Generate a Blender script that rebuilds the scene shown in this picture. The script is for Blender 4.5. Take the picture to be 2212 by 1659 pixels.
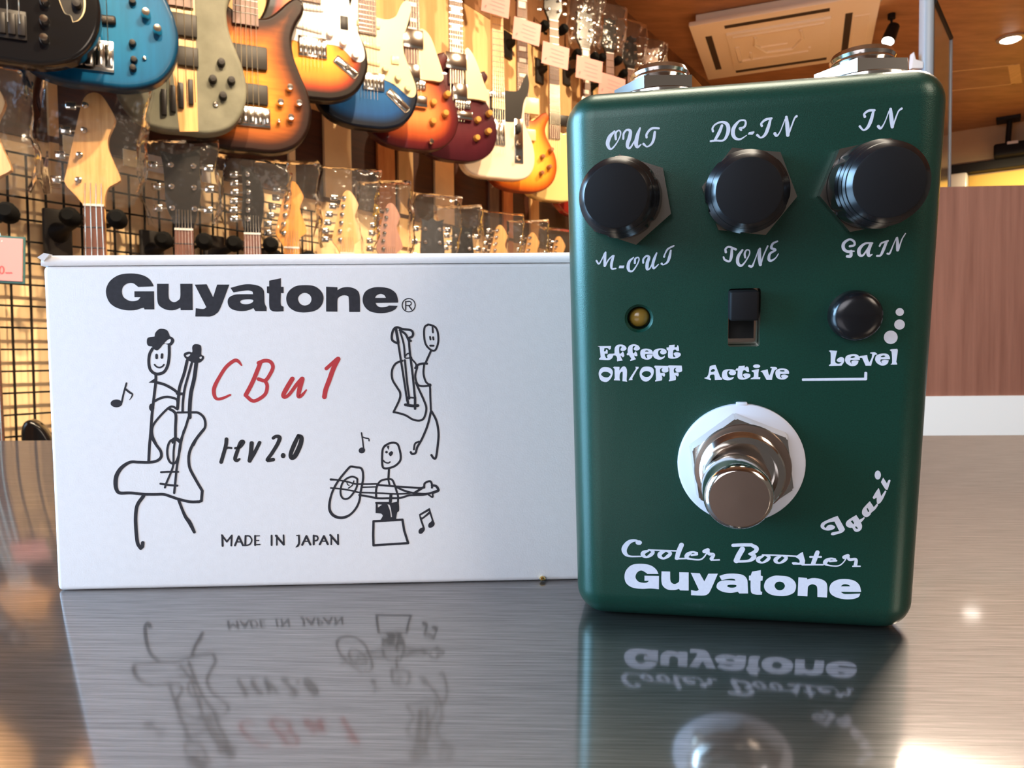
import bpy, bmesh, math, random
from mathutils import Vector, Matrix
from mathutils.geometry import tessellate_polygon, delaunay_2d_cdt
random.seed(7)
for _o in list(bpy.data.objects):
    bpy.data.objects.remove(_o, do_unlink=True)
scene = bpy.context.scene
COL = scene.collection

# ------------------------------------------------------------------ camera
FPX, CX, CY = 1601.05, 1106.0, 829.5
PITCH, ROLL, CAMH = 0.0380, -0.0108, 0.05983
_cp, _sp, _cr, _sr = math.cos(PITCH), math.sin(PITCH), math.cos(ROLL), math.sin(ROLL)
FWD = Vector((0, _cp, -_sp)); _up0 = Vector((0, _sp, _cp)); _rt0 = Vector((1, 0, 0))
RT = _rt0 * _cr + _up0 * _sr
UP = _up0 * _cr - _rt0 * _sr
CAM = Vector((0, 0, CAMH))
cam_data = bpy.data.cameras.new('camera')
cam_data.sensor_width = 36.0
cam_data.lens = 36.0 * FPX / 2212.0
cam_data.clip_start = 0.01
cam_data.clip_end = 60
cam = bpy.data.objects.new('camera', cam_data)
COL.objects.link(cam)
cam.matrix_world = Matrix(((RT.x, UP.x, -FWD.x, CAM.x), (RT.y, UP.y, -FWD.y, CAM.y),
                           (RT.z, UP.z, -FWD.z, CAM.z), (0, 0, 0, 1)))
scene.camera = cam
cam_data.dof.use_dof = True
cam_data.dof.focus_distance = 0.165
cam_data.dof.aperture_fstop = 70.0

# ------------------------------------------------------------------ view, world, big lights
scene.view_settings.view_transform = 'Standard'
scene.view_settings.look = 'None'
scene.view_settings.gamma = 1.0
scene.view_settings.use_curve_mapping = False
scene.view_settings.exposure = 0.0
world = bpy.data.worlds.new('world')
scene.world = world
world.use_nodes = True
world.node_tree.nodes['Background'].inputs[0].default_value = (0.50, 0.42, 0.36, 1)
world.node_tree.nodes['Background'].inputs[1].default_value = 0.30


def area(name, loc, target, sx, sy, energy, col, spread=180):
    l = bpy.data.lights.new(name, 'AREA')
    l.shape = 'RECTANGLE'; l.size = sx; l.size_y = sy; l.energy = energy; l.color = col
    l.spread = math.radians(spread)
    o = bpy.data.objects.new(name, l); COL.objects.link(o)
    o.location = loc
    o.rotation_euler = (Vector(target) - Vector(loc)).to_track_quat('-Z', 'Y').to_euler()
    return o


def spot(name, loc, target, energy, col, ang=70, blend=.6, size=.03):
    l = bpy.data.lights.new(name, 'SPOT')
    l.energy = energy; l.color = col; l.spot_size = math.radians(ang); l.spot_blend = blend
    l.shadow_soft_size = size
    o = bpy.data.objects.new(name, l); COL.objects.link(o)
    o.location = loc
    o.rotation_euler = (Vector(target) - Vector(loc)).to_track_quat('-Z', 'Y').to_euler()
    return o


WARM = (1.0, .74, .46)
COOL = (.38, .67, 1.0)
area('window_daylight', (-2.25, 0.10, 0.62), (0, .17, .05), 1.5, 1.3, 88, COOL, 120)
area('shopfront_daylight', (-1.7, -2.4, 0.95), (0, .2, .1), 2.2, 1.5, 20, (.94, .92, 1.0), 110)
area('shop_lamps', (1.7, -1.5, 1.25), (0, .19, .05), .9, .9, 6, (1.0, .82, .66), 90)
area('ceiling_panel_light', (0.25, .55, 2.04), (0.1, .3, 0), 1.0, .8, 42, (1.0, .88, .70))
area('table_sheen_fill', (1.5, 2.05, 2.05), (.35, .22, 0), .6, .6, 13, (1.0, .84, .66), 60)  # unseen fill added to put a warm sheen on the steel table
area('ceiling_bounce_fill', (3.3, 2.6, 2.05), (3.3, 2.8, 0), .9, .9, 190, (1.0, .80, .55), 95)  # unseen fill added so bounce off the floor brightens the ceiling and its fittings


# ------------------------------------------------------------------ helpers
def ray(px, py):
    return (RT * ((px - CX) / FPX) - UP * ((py - CY) / FPX) + FWD)


def at_depth(px, py, y):
    r = ray(px, py)
    return CAM + r * ((y - CAM.y) / r.y)


def at_z(px, py, z):
    r = ray(px, py)
    return CAM + r * ((z - CAM.z) / r.z)


class Frame:
    """local x right, y up along the face, z out of the face"""
    def __init__(s, o, X, Y):
        s.o = Vector(o); s.X = Vector(X).normalized(); s.Y = Vector(Y).normalized()
        s.N = s.X.cross(s.Y).normalized()

    def mat(s):
        m = Matrix.Identity(4)
        for i, v in enumerate((s.X, s.Y, s.N, s.o)):
            for j in range(3):
                m[j][i] = v[j]
        return m

    def un(s, px, py, z=0.0):
        """the point of the face (at height z over it) seen at a photo pixel"""
        r = ray(px, py)
        p0 = s.o + s.N * z
        t = (p0 - CAM).dot(s.N) / r.dot(s.N)
        q = CAM + r * t - s.o
        return (q.dot(s.X), q.dot(s.Y))


def smooth_path(txt, closed=False, n=6):
    """'x,y x,y! x,y,w' -> list of pieces of (x, y, w); ! marks a corner"""
    pts = []
    for t in txt.split():
        c = t.endswith('!')
        a = [float(q) for q in t.rstrip('!').split(',')]
        pts.append((a[0], a[1], a[2] if len(a) > 2 else None, c))
    return pts


def catmull(P, closed, n):
    out = []
    m = len(P)
    rng = range(m if closed else m - 1)
    for i in rng:
        if closed:
            p0, p1, p2, p3 = P[(i - 1) % m], P[i], P[(i + 1) % m], P[(i + 2) % m]
        else:
            p1, p2 = P[i], P[i + 1]
            p0 = P[i - 1] if i > 0 else tuple(2 * a - b for a, b in zip(p1, p2))
            p3 = P[i + 2] if i + 2 < m else tuple(2 * b - a for a, b in zip(p1, p2))
        for k in range(n):
            t = k / n
            out.append(tuple(.5 * ((2 * b) + (-a + c) * t + (2 * a - 5 * b + 4 * c - d) * t * t + (-a + 3 * b - 3 * c + d) * t ** 3)
                             for a, b, c, d in zip(p0, p1, p2, p3)))
    if not closed:
        out.append(tuple(P[-1]))
    return out


def outline(txt, n=5):
    """closed outline with corners -> list of (x, y)"""
    pts = smooth_path(txt)
    P = [(a, b) for a, b, w, c in pts]
    cs = [i for i, q in enumerate(pts) if q[3]]
    if not cs:
        return catmull(P, True, n)
    out = []
    m = len(P)
    for k, i in enumerate(cs):
        j = cs[(k + 1) % len(cs)]
        if j <= i:
            j += m
        seg = [P[q % m] for q in range(i, j + 1)]
        if len(seg) == 2:
            out.append(seg[0])
        else:
            out += catmull(seg, False, n)[:-1]
    return out


def ellipse(cx, cy, rx, ry, n=28):
    return [(cx + rx * math.cos(2 * math.pi * i / n), cy + ry * math.sin(2 * math.pi * i / n)) for i in range(n)]


class MB:
    def __init__(s):
        s.v = []; s.f = []; s.mi = []; s.cur = 0

    def add(s, verts, faces, xf=None):
        b = len(s.v)
        s.v += [tuple(xf @ Vector(q)) if xf else tuple(q) for q in verts]
        for f in faces:
            s.f.append([b + i for i in f]); s.mi.append(s.cur)
        return s

    def box(s, x0, x1, y0, y1, z0, z1, xf=None):
        v = [(x, y, z) for z in (z0, z1) for y in (y0, y1) for x in (x0, x1)]
        return s.add(v, [(0, 2, 3, 1), (4, 5, 7, 6), (0, 1, 5, 4), (2, 6, 7, 3), (0, 4, 6, 2), (1, 3, 7, 5)], xf)

    def rbox(s, x0, x1, y0, y1, z0, z1, r, seg=3, xf=None):
        bm = bmesh.new()
        bmesh.ops.create_cube(bm, size=1)
        for q in bm.verts:
            q.co = ((x0 + x1) / 2 + q.co.x * (x1 - x0), (y0 + y1) / 2 + q.co.y * (y1 - y0), (z0 + z1) / 2 + q.co.z * (z1 - z0))
        bmesh.ops.bevel(bm, geom=list(bm.edges), offset=r, segments=seg, affect='EDGES', profile=.5)
        return s.bm(bm, xf)

    def bm(s, bm, xf=None):
        bm.verts.index_update()
        v = [q.co.copy() for q in bm.verts]
        f = [[q.index for q in ff.verts] for ff in bm.faces]
        bm.free()
        return s.add(v, f, xf)

    def lathe(s, prof, n=32, xf=None, rad=None, cap=True):
        """profile of (r, z); axis z; rad(theta) multiplies r"""
        v = []
        for r, z in prof:
            for i in range(n):
                t = 2 * math.pi * i / n
                q = r * (rad(t, r, z) if rad else 1)
                v.append((q * math.cos(t), q * math.sin(t), z))
        f = []
        for k in range(len(prof) - 1):
            for i in range(n):
                j = (i + 1) % n
                f.append((k * n + i, k * n + j, (k + 1) * n + j, (k + 1) * n + i))
        if cap:
            f.append(list(reversed(range(n))))
            f.append([(len(prof) - 1) * n + i for i in range(n)])
        return s.add(v, f, xf)

    def cyl(s, c, r, z0, z1, n=20, xf=None):
        m = Matrix.Translation((c[0], c[1], 0))
        return s.lathe([(r, z0), (r, z1)], n, (xf @ m) if xf else m)

    def tube(s, pts, r, n=8, xf=None):
        """round tube along a 3-D polyline; r a number or a list"""
        P = [Vector(p) for p in pts]
        R = r if isinstance(r, (list, tuple)) else [r] * len(P)
        v = []; f = []
        ref = None
        for i, p in enumerate(P):
            d = (P[min(i + 1, len(P) - 1)] - P[max(i - 1, 0)]).normalized()
            if ref is None or abs(d.dot(ref)) > .98:
                ref = Vector((0, 0, 1)) if abs(d.z) < .9 else Vector((1, 0, 0))
            a = d.cross(ref).normalized(); b = d.cross(a).normalized()
            for k in range(n):
                t = 2 * math.pi * k / n
                v.append(p + (a * math.cos(t) + b * math.sin(t)) * R[i])
        for i in range(len(P) - 1):
            for k in range(n):
                j = (k + 1) % n
                f.append((i * n + k, i * n + j, (i + 1) * n + j, (i + 1) * n + k))
        f.append(list(range(n)))
        f.append(list(reversed([(len(P) - 1) * n + k for k in range(n)])))
        return s.add(v, f, xf)

    def prism(s, outer, z0, z1, holes=(), xf=None):
        loops = [list(outer)] + [list(h) for h in holes]
        tri = tessellate_polygon([[Vector((x, y, 0)) for x, y in l] for l in loops])
        flat = [p for l in loops for p in l]
        n = len(flat)
        v = [(x, y, z0) for x, y in flat] + [(x, y, z1) for x, y in flat]
        f = []
        for t in tri:
            a, b, c = (Vector(flat[i]) for i in t)
            cr = (b.x - a.x) * (c.y - a.y) - (b.y - a.y) * (c.x - a.x)
            t = tuple(t) if cr > 0 else tuple(reversed(t))
            f.append([i + n for i in t])
            f.append(list(reversed(t)))
        b = 0
        for li, l in enumerate(loops):
            m = len(l)
            ar = sum(l[i][0] * l[(i + 1) % m][1] - l[(i + 1) % m][0] * l[i][1] for i in range(m))
            for i in range(m):
                j = (i + 1) % m
                q = (b + i, b + j, b + j + n, b + i + n)
                f.append(q if (ar > 0) == (li == 0) else tuple(reversed(q)))
            b += m
        return s.add(v, f, xf)

    def flat(s, outer, z, holes=()):
        loops = [list(outer)] + [list(h) for h in holes]
        tri = tessellate_polygon([[Vector((x, y, 0)) for x, y in l] for l in loops])
        fl = [p for l in loops for p in l]
        f = []
        for t in tri:
            a, b, c = (Vector(fl[i]) for i in t)
            cr = (b.x - a.x) * (c.y - a.y) - (b.y - a.y) * (c.x - a.x)
            f.append(tuple(t) if cr > 0 else tuple(reversed(t)))
        return s.add([(x, y, z) for x, y in fl], f)

    def ribbon(s, pts, z):
        """flat pen stroke with round ends; pts (x, y, w)"""
        n = len(pts)
        L = []; Rr = []
        for i in range(n):
            a = pts[max(i - 1, 0)]; b = pts[min(i + 1, n - 1)]
            d = Vector((b[0] - a[0], b[1] - a[1]))
            if d.length < 1e-12:
                d = Vector((1, 0))
            d.normalize()
            nn = Vector((-d.y, d.x)) * pts[i][2] * .5
            L.append((pts[i][0] + nn.x, pts[i][1] + nn.y)); Rr.append((pts[i][0] - nn.x, pts[i][1] - nn.y))
        v = [(x, y, z) for x, y in L] + [(x, y, z) for x, y in Rr]
        f = [(n + i, n + i + 1, i + 1, i) for i in range(n - 1)]
        s.add(v, f)
        for e, (i, sg) in enumerate(((0, -1), (n - 1, 1))):
            a = pts[max(i - 1, 0)]; b = pts[min(i + 1, n - 1)]
            d = math.atan2((b[1] - a[1]), (b[0] - a[0]))
            r = pts[i][2] * .5
            base = d - math.pi / 2 if sg > 0 else d + math.pi / 2
            k = 7
            s.add([(pts[i][0] + r * math.cos(base + math.pi * q / k), pts[i][1] + r * math.sin(base + math.pi * q / k), z) for q in range(k + 1)],
                  [list(range(k + 1))])
        return s

    def build(s, name, mat, parent=None, smooth=None, label=None):
        me = bpy.data.meshes.new(name)
        me.from_pydata(s.v, [], s.f)
        mats = mat if isinstance(mat, (list, tuple)) else [mat]
        for m in mats:
            me.materials.append(m)
        if len(mats) > 1:
            for p, i in zip(me.polygons, s.mi):
                p.material_index = i
        if smooth is not None:
            me.shade_smooth()
            me.set_sharp_from_angle(angle=math.radians(smooth))
        me.update()
        o = bpy.data.objects.new(name, me)
        COL.objects.link(o)
        if parent is not None:
            o.parent = parent
        if label:
            o['label'] = label
        return o


def tag(o, label, cat, group=None, kind=None):
    o['label'] = label; o['category'] = cat
    if group:
        o['group'] = group
    if kind:
        o['kind'] = kind
    return o


def thing(name, mat, label, cat, group=None):
    o = bpy.data.objects.new(name, None)
    o.empty_display_size = .02
    COL.objects.link(o)
    o.matrix_world = mat if isinstance(mat, Matrix) else Matrix.Translation(mat)
    return tag(o, label, cat, group)


def structure(o):
    o['kind'] = 'structure'
    return o


# ------------------------------------------------------------------ materials
def nodes(name):
    m = bpy.data.materials.new(name); m.use_nodes = True
    nt = m.node_tree
    return m, nt, nt.nodes['Principled BSDF']


def pm(name, col, rough=.5, metal=0.0, spec=.5, coat=0.0, noise=0.0, nscale=60, bump=0.0, bscale=300, stretch=None, emit=None, estr=0, col2=None, trans=0.0, alpha=1.0, aniso=0.0):
    m, nt, b = nodes(name)
    b.inputs['Base Color'].default_value = (*col, 1)
    b.inputs['Roughness'].default_value = rough
    b.inputs['Metallic'].default_value = metal
    b.inputs['Specular IOR Level'].default_value = spec
    b.inputs['Coat Weight'].default_value = coat
    b.inputs['Coat Roughness'].default_value = .06
    b.inputs['Transmission Weight'].default_value = trans
    b.inputs['Alpha'].default_value = alpha
    if emit:
        b.inputs['Emission Color'].default_value = (*emit, 1)
        b.inputs['Emission Strength'].default_value = estr
    if noise or bump:
        tc = nt.nodes.new('ShaderNodeTexCoord')
        mp = nt.nodes.new('ShaderNodeMapping')
        nt.links.new(tc.outputs['Object'], mp.inputs[0])
        if stretch:
            mp.inputs['Scale'].default_value = stretch
    if noise:
        n = nt.nodes.new('ShaderNodeTexNoise')
        n.inputs['Scale'].default_value = nscale; n.inputs['Detail'].default_value = 5
        nt.links.new(mp.outputs[0], n.inputs['Vector'])
        r = nt.nodes.new('ShaderNodeValToRGB')
        c2 = col2 or tuple(max(0, c * (1 - noise)) for c in col)
        r.color_ramp.elements[0].position = .32; r.color_ramp.elements[1].position = .68
        r.color_ramp.elements[0].color = (*c2, 1); r.color_ramp.elements[1].color = (*col, 1)
        nt.links.new(n.outputs[0], r.inputs[0])
        nt.links.new(r.outputs[0], b.inputs['Base Color'])
    if bump:
        n2 = nt.nodes.new('ShaderNodeTexNoise')
        n2.inputs['Scale'].default_value = bscale; n2.inputs['Detail'].default_value = 3
        nt.links.new(mp.outputs[0], n2.inputs['Vector'])
        bp = nt.nodes.new('ShaderNodeBump')
        bp.inputs['Strength'].default_value = bump; bp.inputs['Distance'].default_value = .001
        nt.links.new(n2.outputs[0], bp.inputs['Height'])
        nt.links.new(bp.outputs[0], b.inputs['Normal'])
    return m


def burst_mat(name, stops, rough=.12, figure=0.0):
    """sunburst lacquer: colour follows the painted distance from the rim (mesh attribute)"""
    m, nt, b = nodes(name)
    at = nt.nodes.new('ShaderNodeAttribute'); at.attribute_name = 'rim'
    r = nt.nodes.new('ShaderNodeValToRGB')
    while len(r.color_ramp.elements) < len(stops):
        r.color_ramp.elements.new(.5)
    for e, (p, c) in zip(r.color_ramp.elements, stops):
        e.position = p; e.color = (*c, 1)
    nt.links.new(at.outputs['Fac'], r.inputs[0])
    tc = nt.nodes.new('ShaderNodeTexCoord'); mp = nt.nodes.new('ShaderNodeMapping')
    mp.inputs['Scale'].default_value = (8, 60, 8) if figure > .3 else (60, 6, 20)
    nt.links.new(tc.outputs['Object'], mp.inputs[0])
    n = nt.nodes.new('ShaderNodeTexNoise'); n.inputs['Scale'].default_value = 1.2; n.inputs['Detail'].default_value = 4
    nt.links.new(mp.outputs[0], n.inputs['Vector'])
    mr = nt.nodes.new('ShaderNodeMapRange')
    mr.inputs[1].default_value = .3; mr.inputs[2].default_value = .7
    mr.inputs[3].default_value = 1 - max(figure, .1) * .6; mr.inputs[4].default_value = 1.08
    nt.links.new(n.outputs[0], mr.inputs[0])
    mx = nt.nodes.new('ShaderNodeMix'); mx.data_type = 'RGBA'; mx.blend_type = 'MULTIPLY'
    mx.inputs['Factor'].default_value = 1
    nt.links.new(r.outputs[0], mx.inputs['A']); nt.links.new(mr.outputs[0], mx.inputs['B'])
    nt.links.new(mx.outputs['Result'], b.inputs['Base Color'])
    b.inputs['Roughness'].default_value = .4; b.inputs['Specular IOR Level'].default_value = .12
    b.inputs['Coat Weight'].default_value = .3; b.inputs['Coat Roughness'].default_value = rough * .4
    return m


def wood(name, c1, c2, scale=(1, 1, 1), rough=.45, coat=0.0, bands=3.0):
    m, nt, b = nodes(name)
    tc = nt.nodes.new('ShaderNodeTexCoord'); mp = nt.nodes.new('ShaderNodeMapping')
    mp.inputs['Scale'].default_value = scale
    nt.links.new(tc.outputs['Object'], mp.inputs[0])
    n = nt.nodes.new('ShaderNodeTexNoise'); n.inputs['Scale'].default_value = bands
    n.inputs['Detail'].default_value = 8; n.inputs['Roughness'].default_value = .62
    nt.links.new(mp.outputs[0], n.inputs['Vector'])
    r = nt.nodes.new('ShaderNodeValToRGB')
    r.color_ramp.elements[0].position = .33; r.color_ramp.elements[1].position = .66
    r.color_ramp.elements[0].color = (*c1, 1); r.color_ramp.elements[1].color = (*c2, 1)
    nt.links.new(n.outputs[0], r.inputs[0]); nt.links.new(r.outputs[0], b.inputs['Base Color'])
    b.inputs['Roughness'].default_value = rough
    b.inputs['Coat Weight'].default_value = coat
    return m


def film_mat(name):
    """thin crinkled clear plastic"""
    m, nt, b = nodes(name)
    out = nt.nodes['Material Output']
    tr = nt.nodes.new('ShaderNodeBsdfTransparent'); tr.inputs[0].default_value = (.98, .98, .98, 1)
    gl = nt.nodes.new('ShaderNodeBsdfGlossy'); gl.inputs['Roughness'].default_value = .14
    df = nt.nodes.new('ShaderNodeBsdfDiffuse'); df.inputs[0].default_value = (.75, .74, .72, 1)
    tc = nt.nodes.new('ShaderNodeTexCoord')
    n = nt.nodes.new('ShaderNodeTexNoise'); n.inputs['Scale'].default_value = 26; n.inputs['Detail'].default_value = 2
    nt.links.new(tc.outputs['Object'], n.inputs['Vector'])
    bp = nt.nodes.new('ShaderNodeBump'); bp.inputs['Strength'].default_value = .6; bp.inputs['Distance'].default_value = .012
    nt.links.new(n.outputs[0], bp.inputs['Height'])
    nt.links.new(bp.outputs[0], gl.inputs['Normal'])
    fr = nt.nodes.new('ShaderNodeFresnel'); fr.inputs['IOR'].default_value = 1.24
    m1 = nt.nodes.new('ShaderNodeMixShader'); nt.links.new(fr.outputs[0], m1.inputs[0])
    m0 = nt.nodes.new('ShaderNodeMixShader'); m0.inputs[0].default_value = .018
    nt.links.new(tr.outputs[0], m0.inputs[1]); nt.links.new(df.outputs[0], m0.inputs[2])
    nt.links.new(m0.outputs[0], m1.inputs[1]); nt.links.new(gl.outputs[0], m1.inputs[2])
    nt.links.new(m1.outputs[0], out.inputs[0])
    return m


def steel_mat(name):
    m, nt, b = nodes(name)
    out = nt.nodes['Material Output']
    tc = nt.nodes.new('ShaderNodeTexCoord'); mp = nt.nodes.new('ShaderNodeMapping')
    mp.inputs['Scale'].default_value = (2.2, 60, 1)
    mp.inputs['Rotation'].default_value = (0, 0, math.radians(3))
    nt.links.new(tc.outputs['Object'], mp.inputs[0])
    n = nt.nodes.new('ShaderNodeTexNoise'); n.inputs['Scale'].default_value = 22; n.inputs['Detail'].default_value = 8
    n.inputs['Roughness'].default_value = .7
    nt.links.new(mp.outputs[0], n.inputs['Vector'])
    bp = nt.nodes.new('ShaderNodeBump'); bp.inputs['Strength'].default_value = .06; bp.inputs['Distance'].default_value = .0003
    nt.links.new(n.outputs[0], bp.inputs['Height'])
    n3 = nt.nodes.new('ShaderNodeTexNoise'); n3.inputs['Scale'].default_value = 420; n3.inputs['Detail'].default_value = 2
    nt.links.new(tc.outputs['Object'], n3.inputs['Vector'])
    r = nt.nodes.new('ShaderNodeValToRGB')
    r.color_ramp.elements[0].position = .3; r.color_ramp.elements[1].position = .7
    r.color_ramp.elements[0].color = (.25, .24, .24, 1); r.color_ramp.elements[1].color = (.45, .435, .43, 1)
    nt.links.new(n.outputs[0], r.inputs[0])
    g1 = nt.nodes.new('ShaderNodeBsdfGlossy'); g1.inputs['Roughness'].default_value = .088
    g2 = nt.nodes.new('ShaderNodeBsdfGlossy'); g2.inputs['Roughness'].default_value = .5
    for g in (g1, g2):
        nt.links.new(r.outputs[0], g.inputs[0])
    nt.links.new(bp.outputs[0], g2.inputs['Normal'])
    mx = nt.nodes.new('ShaderNodeMixShader'); mx.inputs[0].default_value = .28
    nt.links.new(g1.outputs[0], mx.inputs[1]); nt.links.new(g2.outputs[0], mx.inputs[2])
    nt.links.new(mx.outputs[0], out.inputs[0])
    return m


M = {}
M['steel'] = steel_mat('brushed steel')
M['carton'] = pm('white carton', (.82, .815, .825), .62, spec=.3, bump=.08, bscale=2500, noise=.03, nscale=500)
M['ink'] = pm('black print', (.018, .016, .024), .7, noise=.5, nscale=900)
M['marker'] = pm('black marker', (.008, .007, .009), .5)
M['red'] = pm('red marker', (.52, .028, .032), .6)
M['green'] = pm('green satin lacquer', (.004, .056, .036), .34, metal=.35, spec=.5, coat=.3, bump=.10, bscale=5200, noise=.3, nscale=3600)
M['green'].node_tree.nodes['Principled BSDF'].inputs['Coat Roughness'].default_value = .22
M['silver_ink'] = pm('silver grey print', (.64, .66, .74), .5, noise=.06, nscale=1500)
M['black_gloss'] = pm('black glossy plastic', (.006, .006, .007), .22)
M['black_matte'] = pm('black matte plastic', (.006, .0055, .006), .62, spec=.18)
M['chrome'] = pm('nickel plate', (.72, .69, .64), .12, metal=1)
M['chrome_soft'] = pm('satin nickel', (.46, .37, .32), .30, metal=1, bump=.2, bscale=3000)
M['nut_metal'] = pm('dark nickel', (.30, .29, .27), .22, metal=1)
M['cap_metal'] = pm('nickel with painted brown reflection', (.37, .27, .215), .34, metal=1)  # brown of the reflected room is put into the nickel colour
M['nylon'] = pm('white nylon', (.60, .61, .66), .4, spec=.4)
M['led'] = pm('unlit amber lamp', (.30, .19, .03), .25, coat=.5)
M['dark'] = pm('dark void', (.004, .004, .004), .8)
M['gold'] = pm('gold plate', (.75, .52, .2), .2, metal=1)
M['film'] = film_mat('clear plastic film')
M['maple'] = wood('maple lacquer', (.50, .25, .08), (.68, .39, .15), (30, 2, 10), .3, .8)
M['maple_orange'] = wood('amber maple', (.48, .18, .03), (.66, .30, .06), (30, 2, 10), .3, .8)
M['rosewood'] = wood('rosewood', (.075, .028, .018), (.14, .05, .032), (60, 3, 10), .45)
M['brownhead'] = wood('red brown wood', (.22, .075, .03), (.36, .14, .06), (30, 2, 10), .35, .6)
M['blackhead'] = pm('black lacquer', (.008, .007, .008), .25, spec=.3, coat=.15)
M['string'] = pm('string wire', (.75, .66, .5), .25, metal=1)
M['cream'] = pm('cream plastic', (.68, .54, .32), .3, coat=.3)
M['white_pl'] = pm('white plastic', (.62, .59, .58), .3, coat=.3)
M['grey_pl'] = pm('dark grey plastic', (.025, .022, .02), .45, spec=.2)
M['pink'] = pm('pink price card', (.50, .24, .22), .6)
M['pink_ink'] = pm('rose print', (.62, .20, .20), .7)
M['redtxt'] = pm('red print', (.6, .06, .06), .7)
M['teal'] = pm('dark teal card', (.03, .10, .09), .6)
M['paper'] = pm('cream paper tag', (.92, .78, .45), .6)
M['blackiron'] = pm('black iron', (.008, .006, .005), .5, spec=.2)
M['foam'] = pm('black foam rubber', (.004, .004, .004), .9, spec=.1, bump=.6, bscale=700)

# ------------------------------------------------------------------ the steel table
tab = thing('steel_table', Matrix.Translation((0, .25, 0)) @ Matrix.Rotation(-.047, 4, 'Z'),
            'brushed stainless steel table the white box and green pedal stand on', 'table')
MB().rbox(-.62, .66, -.30, .29, -.035, 0, .0015, 2).build('tabletop', M['steel'], tab, 30)
for x in (-.58, .62):
    for y in (-.26, .25):
        MB().box(x - .02, x + .02, y - .02, y + .02, -.9, -.034).build('leg', M['steel'], tab)


# ------------------------------------------------------------------ the white box
_by, _bl = .0335, .0183
_bX = Vector((math.cos(_by), math.sin(_by), 0)); _bn = Vector((math.sin(_by), -math.cos(_by), 0))
BF = Frame((-.11879, .19037, 0), _bX, Vector((0, 0, math.cos(_bl))) + _bn * math.sin(_bl))
BW, BH, BD = .155, .0864, .058
box = thing('carton_box', BF.mat(), 'white cardboard box printed with a black logo and stick figure musicians', 'box')
bm = bmesh.new()
bmesh.ops.create_cube(bm, size=1)
for q in bm.verts:
    yy = BH - .0024 if q.co.y > 0 else 0.0
    q.co = (BW / 2 + q.co.x * BW, yy, -BD / 2 + q.co.z * BD)
    if q.co.z < -BD / 2:
        q.co.y += -.0183 * BD + (.0183 * BD if yy else .0183 * BD)
bmesh.ops.bevel(bm, geom=list(bm.edges), offset=.0013, segments=4, affect='EDGES', profile=.5)
MB().bm(bm).build('carton', M['carton'], box, 40)
# tuck flap folded over the top, its crease standing just proud of the face
prof = [(BH - .0025, .0001)] + [(BH - .0021 + .0024 * math.sin(a), .0002 - .0024 + .0024 * math.cos(a)) for a in [i * math.pi / 16 for i in range(9)]] + [(BH + .0003, -BD + .001), (BH - .0008, -BD - .0002), (BH - .0025, -BD)]
MB().prism([(-z_, y_) for y_, z_ in prof], 0, BW + .0004, xf=Matrix(((0, 0, 1, -.0002), (0, 1, 0, 0), (-1, 0, 0, 0), (0, 0, 0, 1)))).build('tuck_flap', M['carton'], box, 35)
# little dog-ear at the left end of the crease
MB().prism([(-.0009, BH - .0004), (.0006, BH - .0014), (.0022, BH + .0004), (.0008, BH + .0007)], -.001, .0004).build('fold_corner', M['carton'], box)

EPS = .00004


class Ink:
    """printing on a face, traced at photo pixels of a zoomed crop (ox, oy, scale)"""
    def __init__(s, frame, ox, oy, sc, z0=EPS):
        s.F = frame; s.ox = ox; s.oy = oy; s.sc = sc; s.m = MB(); s.z = z0

    def crop(s, ox, oy, sc):
        s.ox, s.oy, s.sc = ox, oy, sc
        return s

    def pt(s, x, y):
        return s.F.un(s.ox + x / s.sc, s.oy + y / s.sc)

    def nz(s):
        s.z += .0000012
        return s.z

    def fill(s, txt, *holes, n=5):
        o = outline(txt, n) if isinstance(txt, str) else txt
        hs = [outline(h, n) if isinstance(h, str) else h for h in holes]
        s.m.flat([s.pt(*p) for p in o], s.nz(), [[s.pt(*p) for p in h] for h in hs])
        return s

    def dot(s, x, y, rx, ry=None):
        return s.fill(ellipse(x, y, rx, ry or rx))

    def pen(s, txt, w=30, n=6):
        pts = smooth_path(txt)
        pcs = [[]]
        for i, (x, y, ww, c) in enumerate(pts):
            pcs[-1].append((x, y, ww or w))
            if c and 0 < i < len(pts) - 1:
                pcs.append([(x, y, ww or w)])
        for P in pcs:
            if len(P) < 2:
                continue
            q = catmull(P, False, n) if len(P) > 2 else P
            out = []
            for x, y, ww in q:
                a = s.pt(x, y)
                b = s.pt(x + 1, y)
                c2 = s.pt(x, y + 1)
                k = .5 * (math.dist(a, b) + math.dist(a, c2))
                out.append((a[0], a[1], max(ww, 2) * k))
            s.m.ribbon(out, s.nz())
        return s

    def done(s, name, mat, parent, label=None):
        return s.m.build(name, mat, parent, None, label)


# printed brand word on the box
k = Ink(BF, 200, 560, 3.0722)
k.fill("405,180! 400,165 375,130 330,105 260,94 180,103 120,140 92,190 92,240 115,290 160,322 220,338 280,338 325,325! 340,322! 345,333! 410,333! 408,213! 278,213! 278,252! 318,252! 300,272 265,278 235,272 205,250 195,215 205,180 235,160 270,160 303,184!")
k.fill("428,163! 505,163! 505,245 515,272 540,285 565,275 582,250 582,163! 663,163! 665,338! 585,338! 583,322! 540,338 490,335 445,310 430,270")
k.fill("678,168! 757,166! 800,252! 827,168! 908,168! 848,325 820,362 785,379 740,380! 682,380! 685,325! 735,330 755,318!")
k.fill("915,190! 1000,168 1060,167 1110,180 1135,205 1140,240 1142,290 1155,320! 1155,344! 1080,344! 1068,325! 1020,342 960,342 915,325 897,290 905,255 945,235 1000,232 1065,232! 1060,215 1030,207 985,212 935,220!", "980,282 1000,268 1060,268 1062,285 1030,298 995,296")
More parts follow.
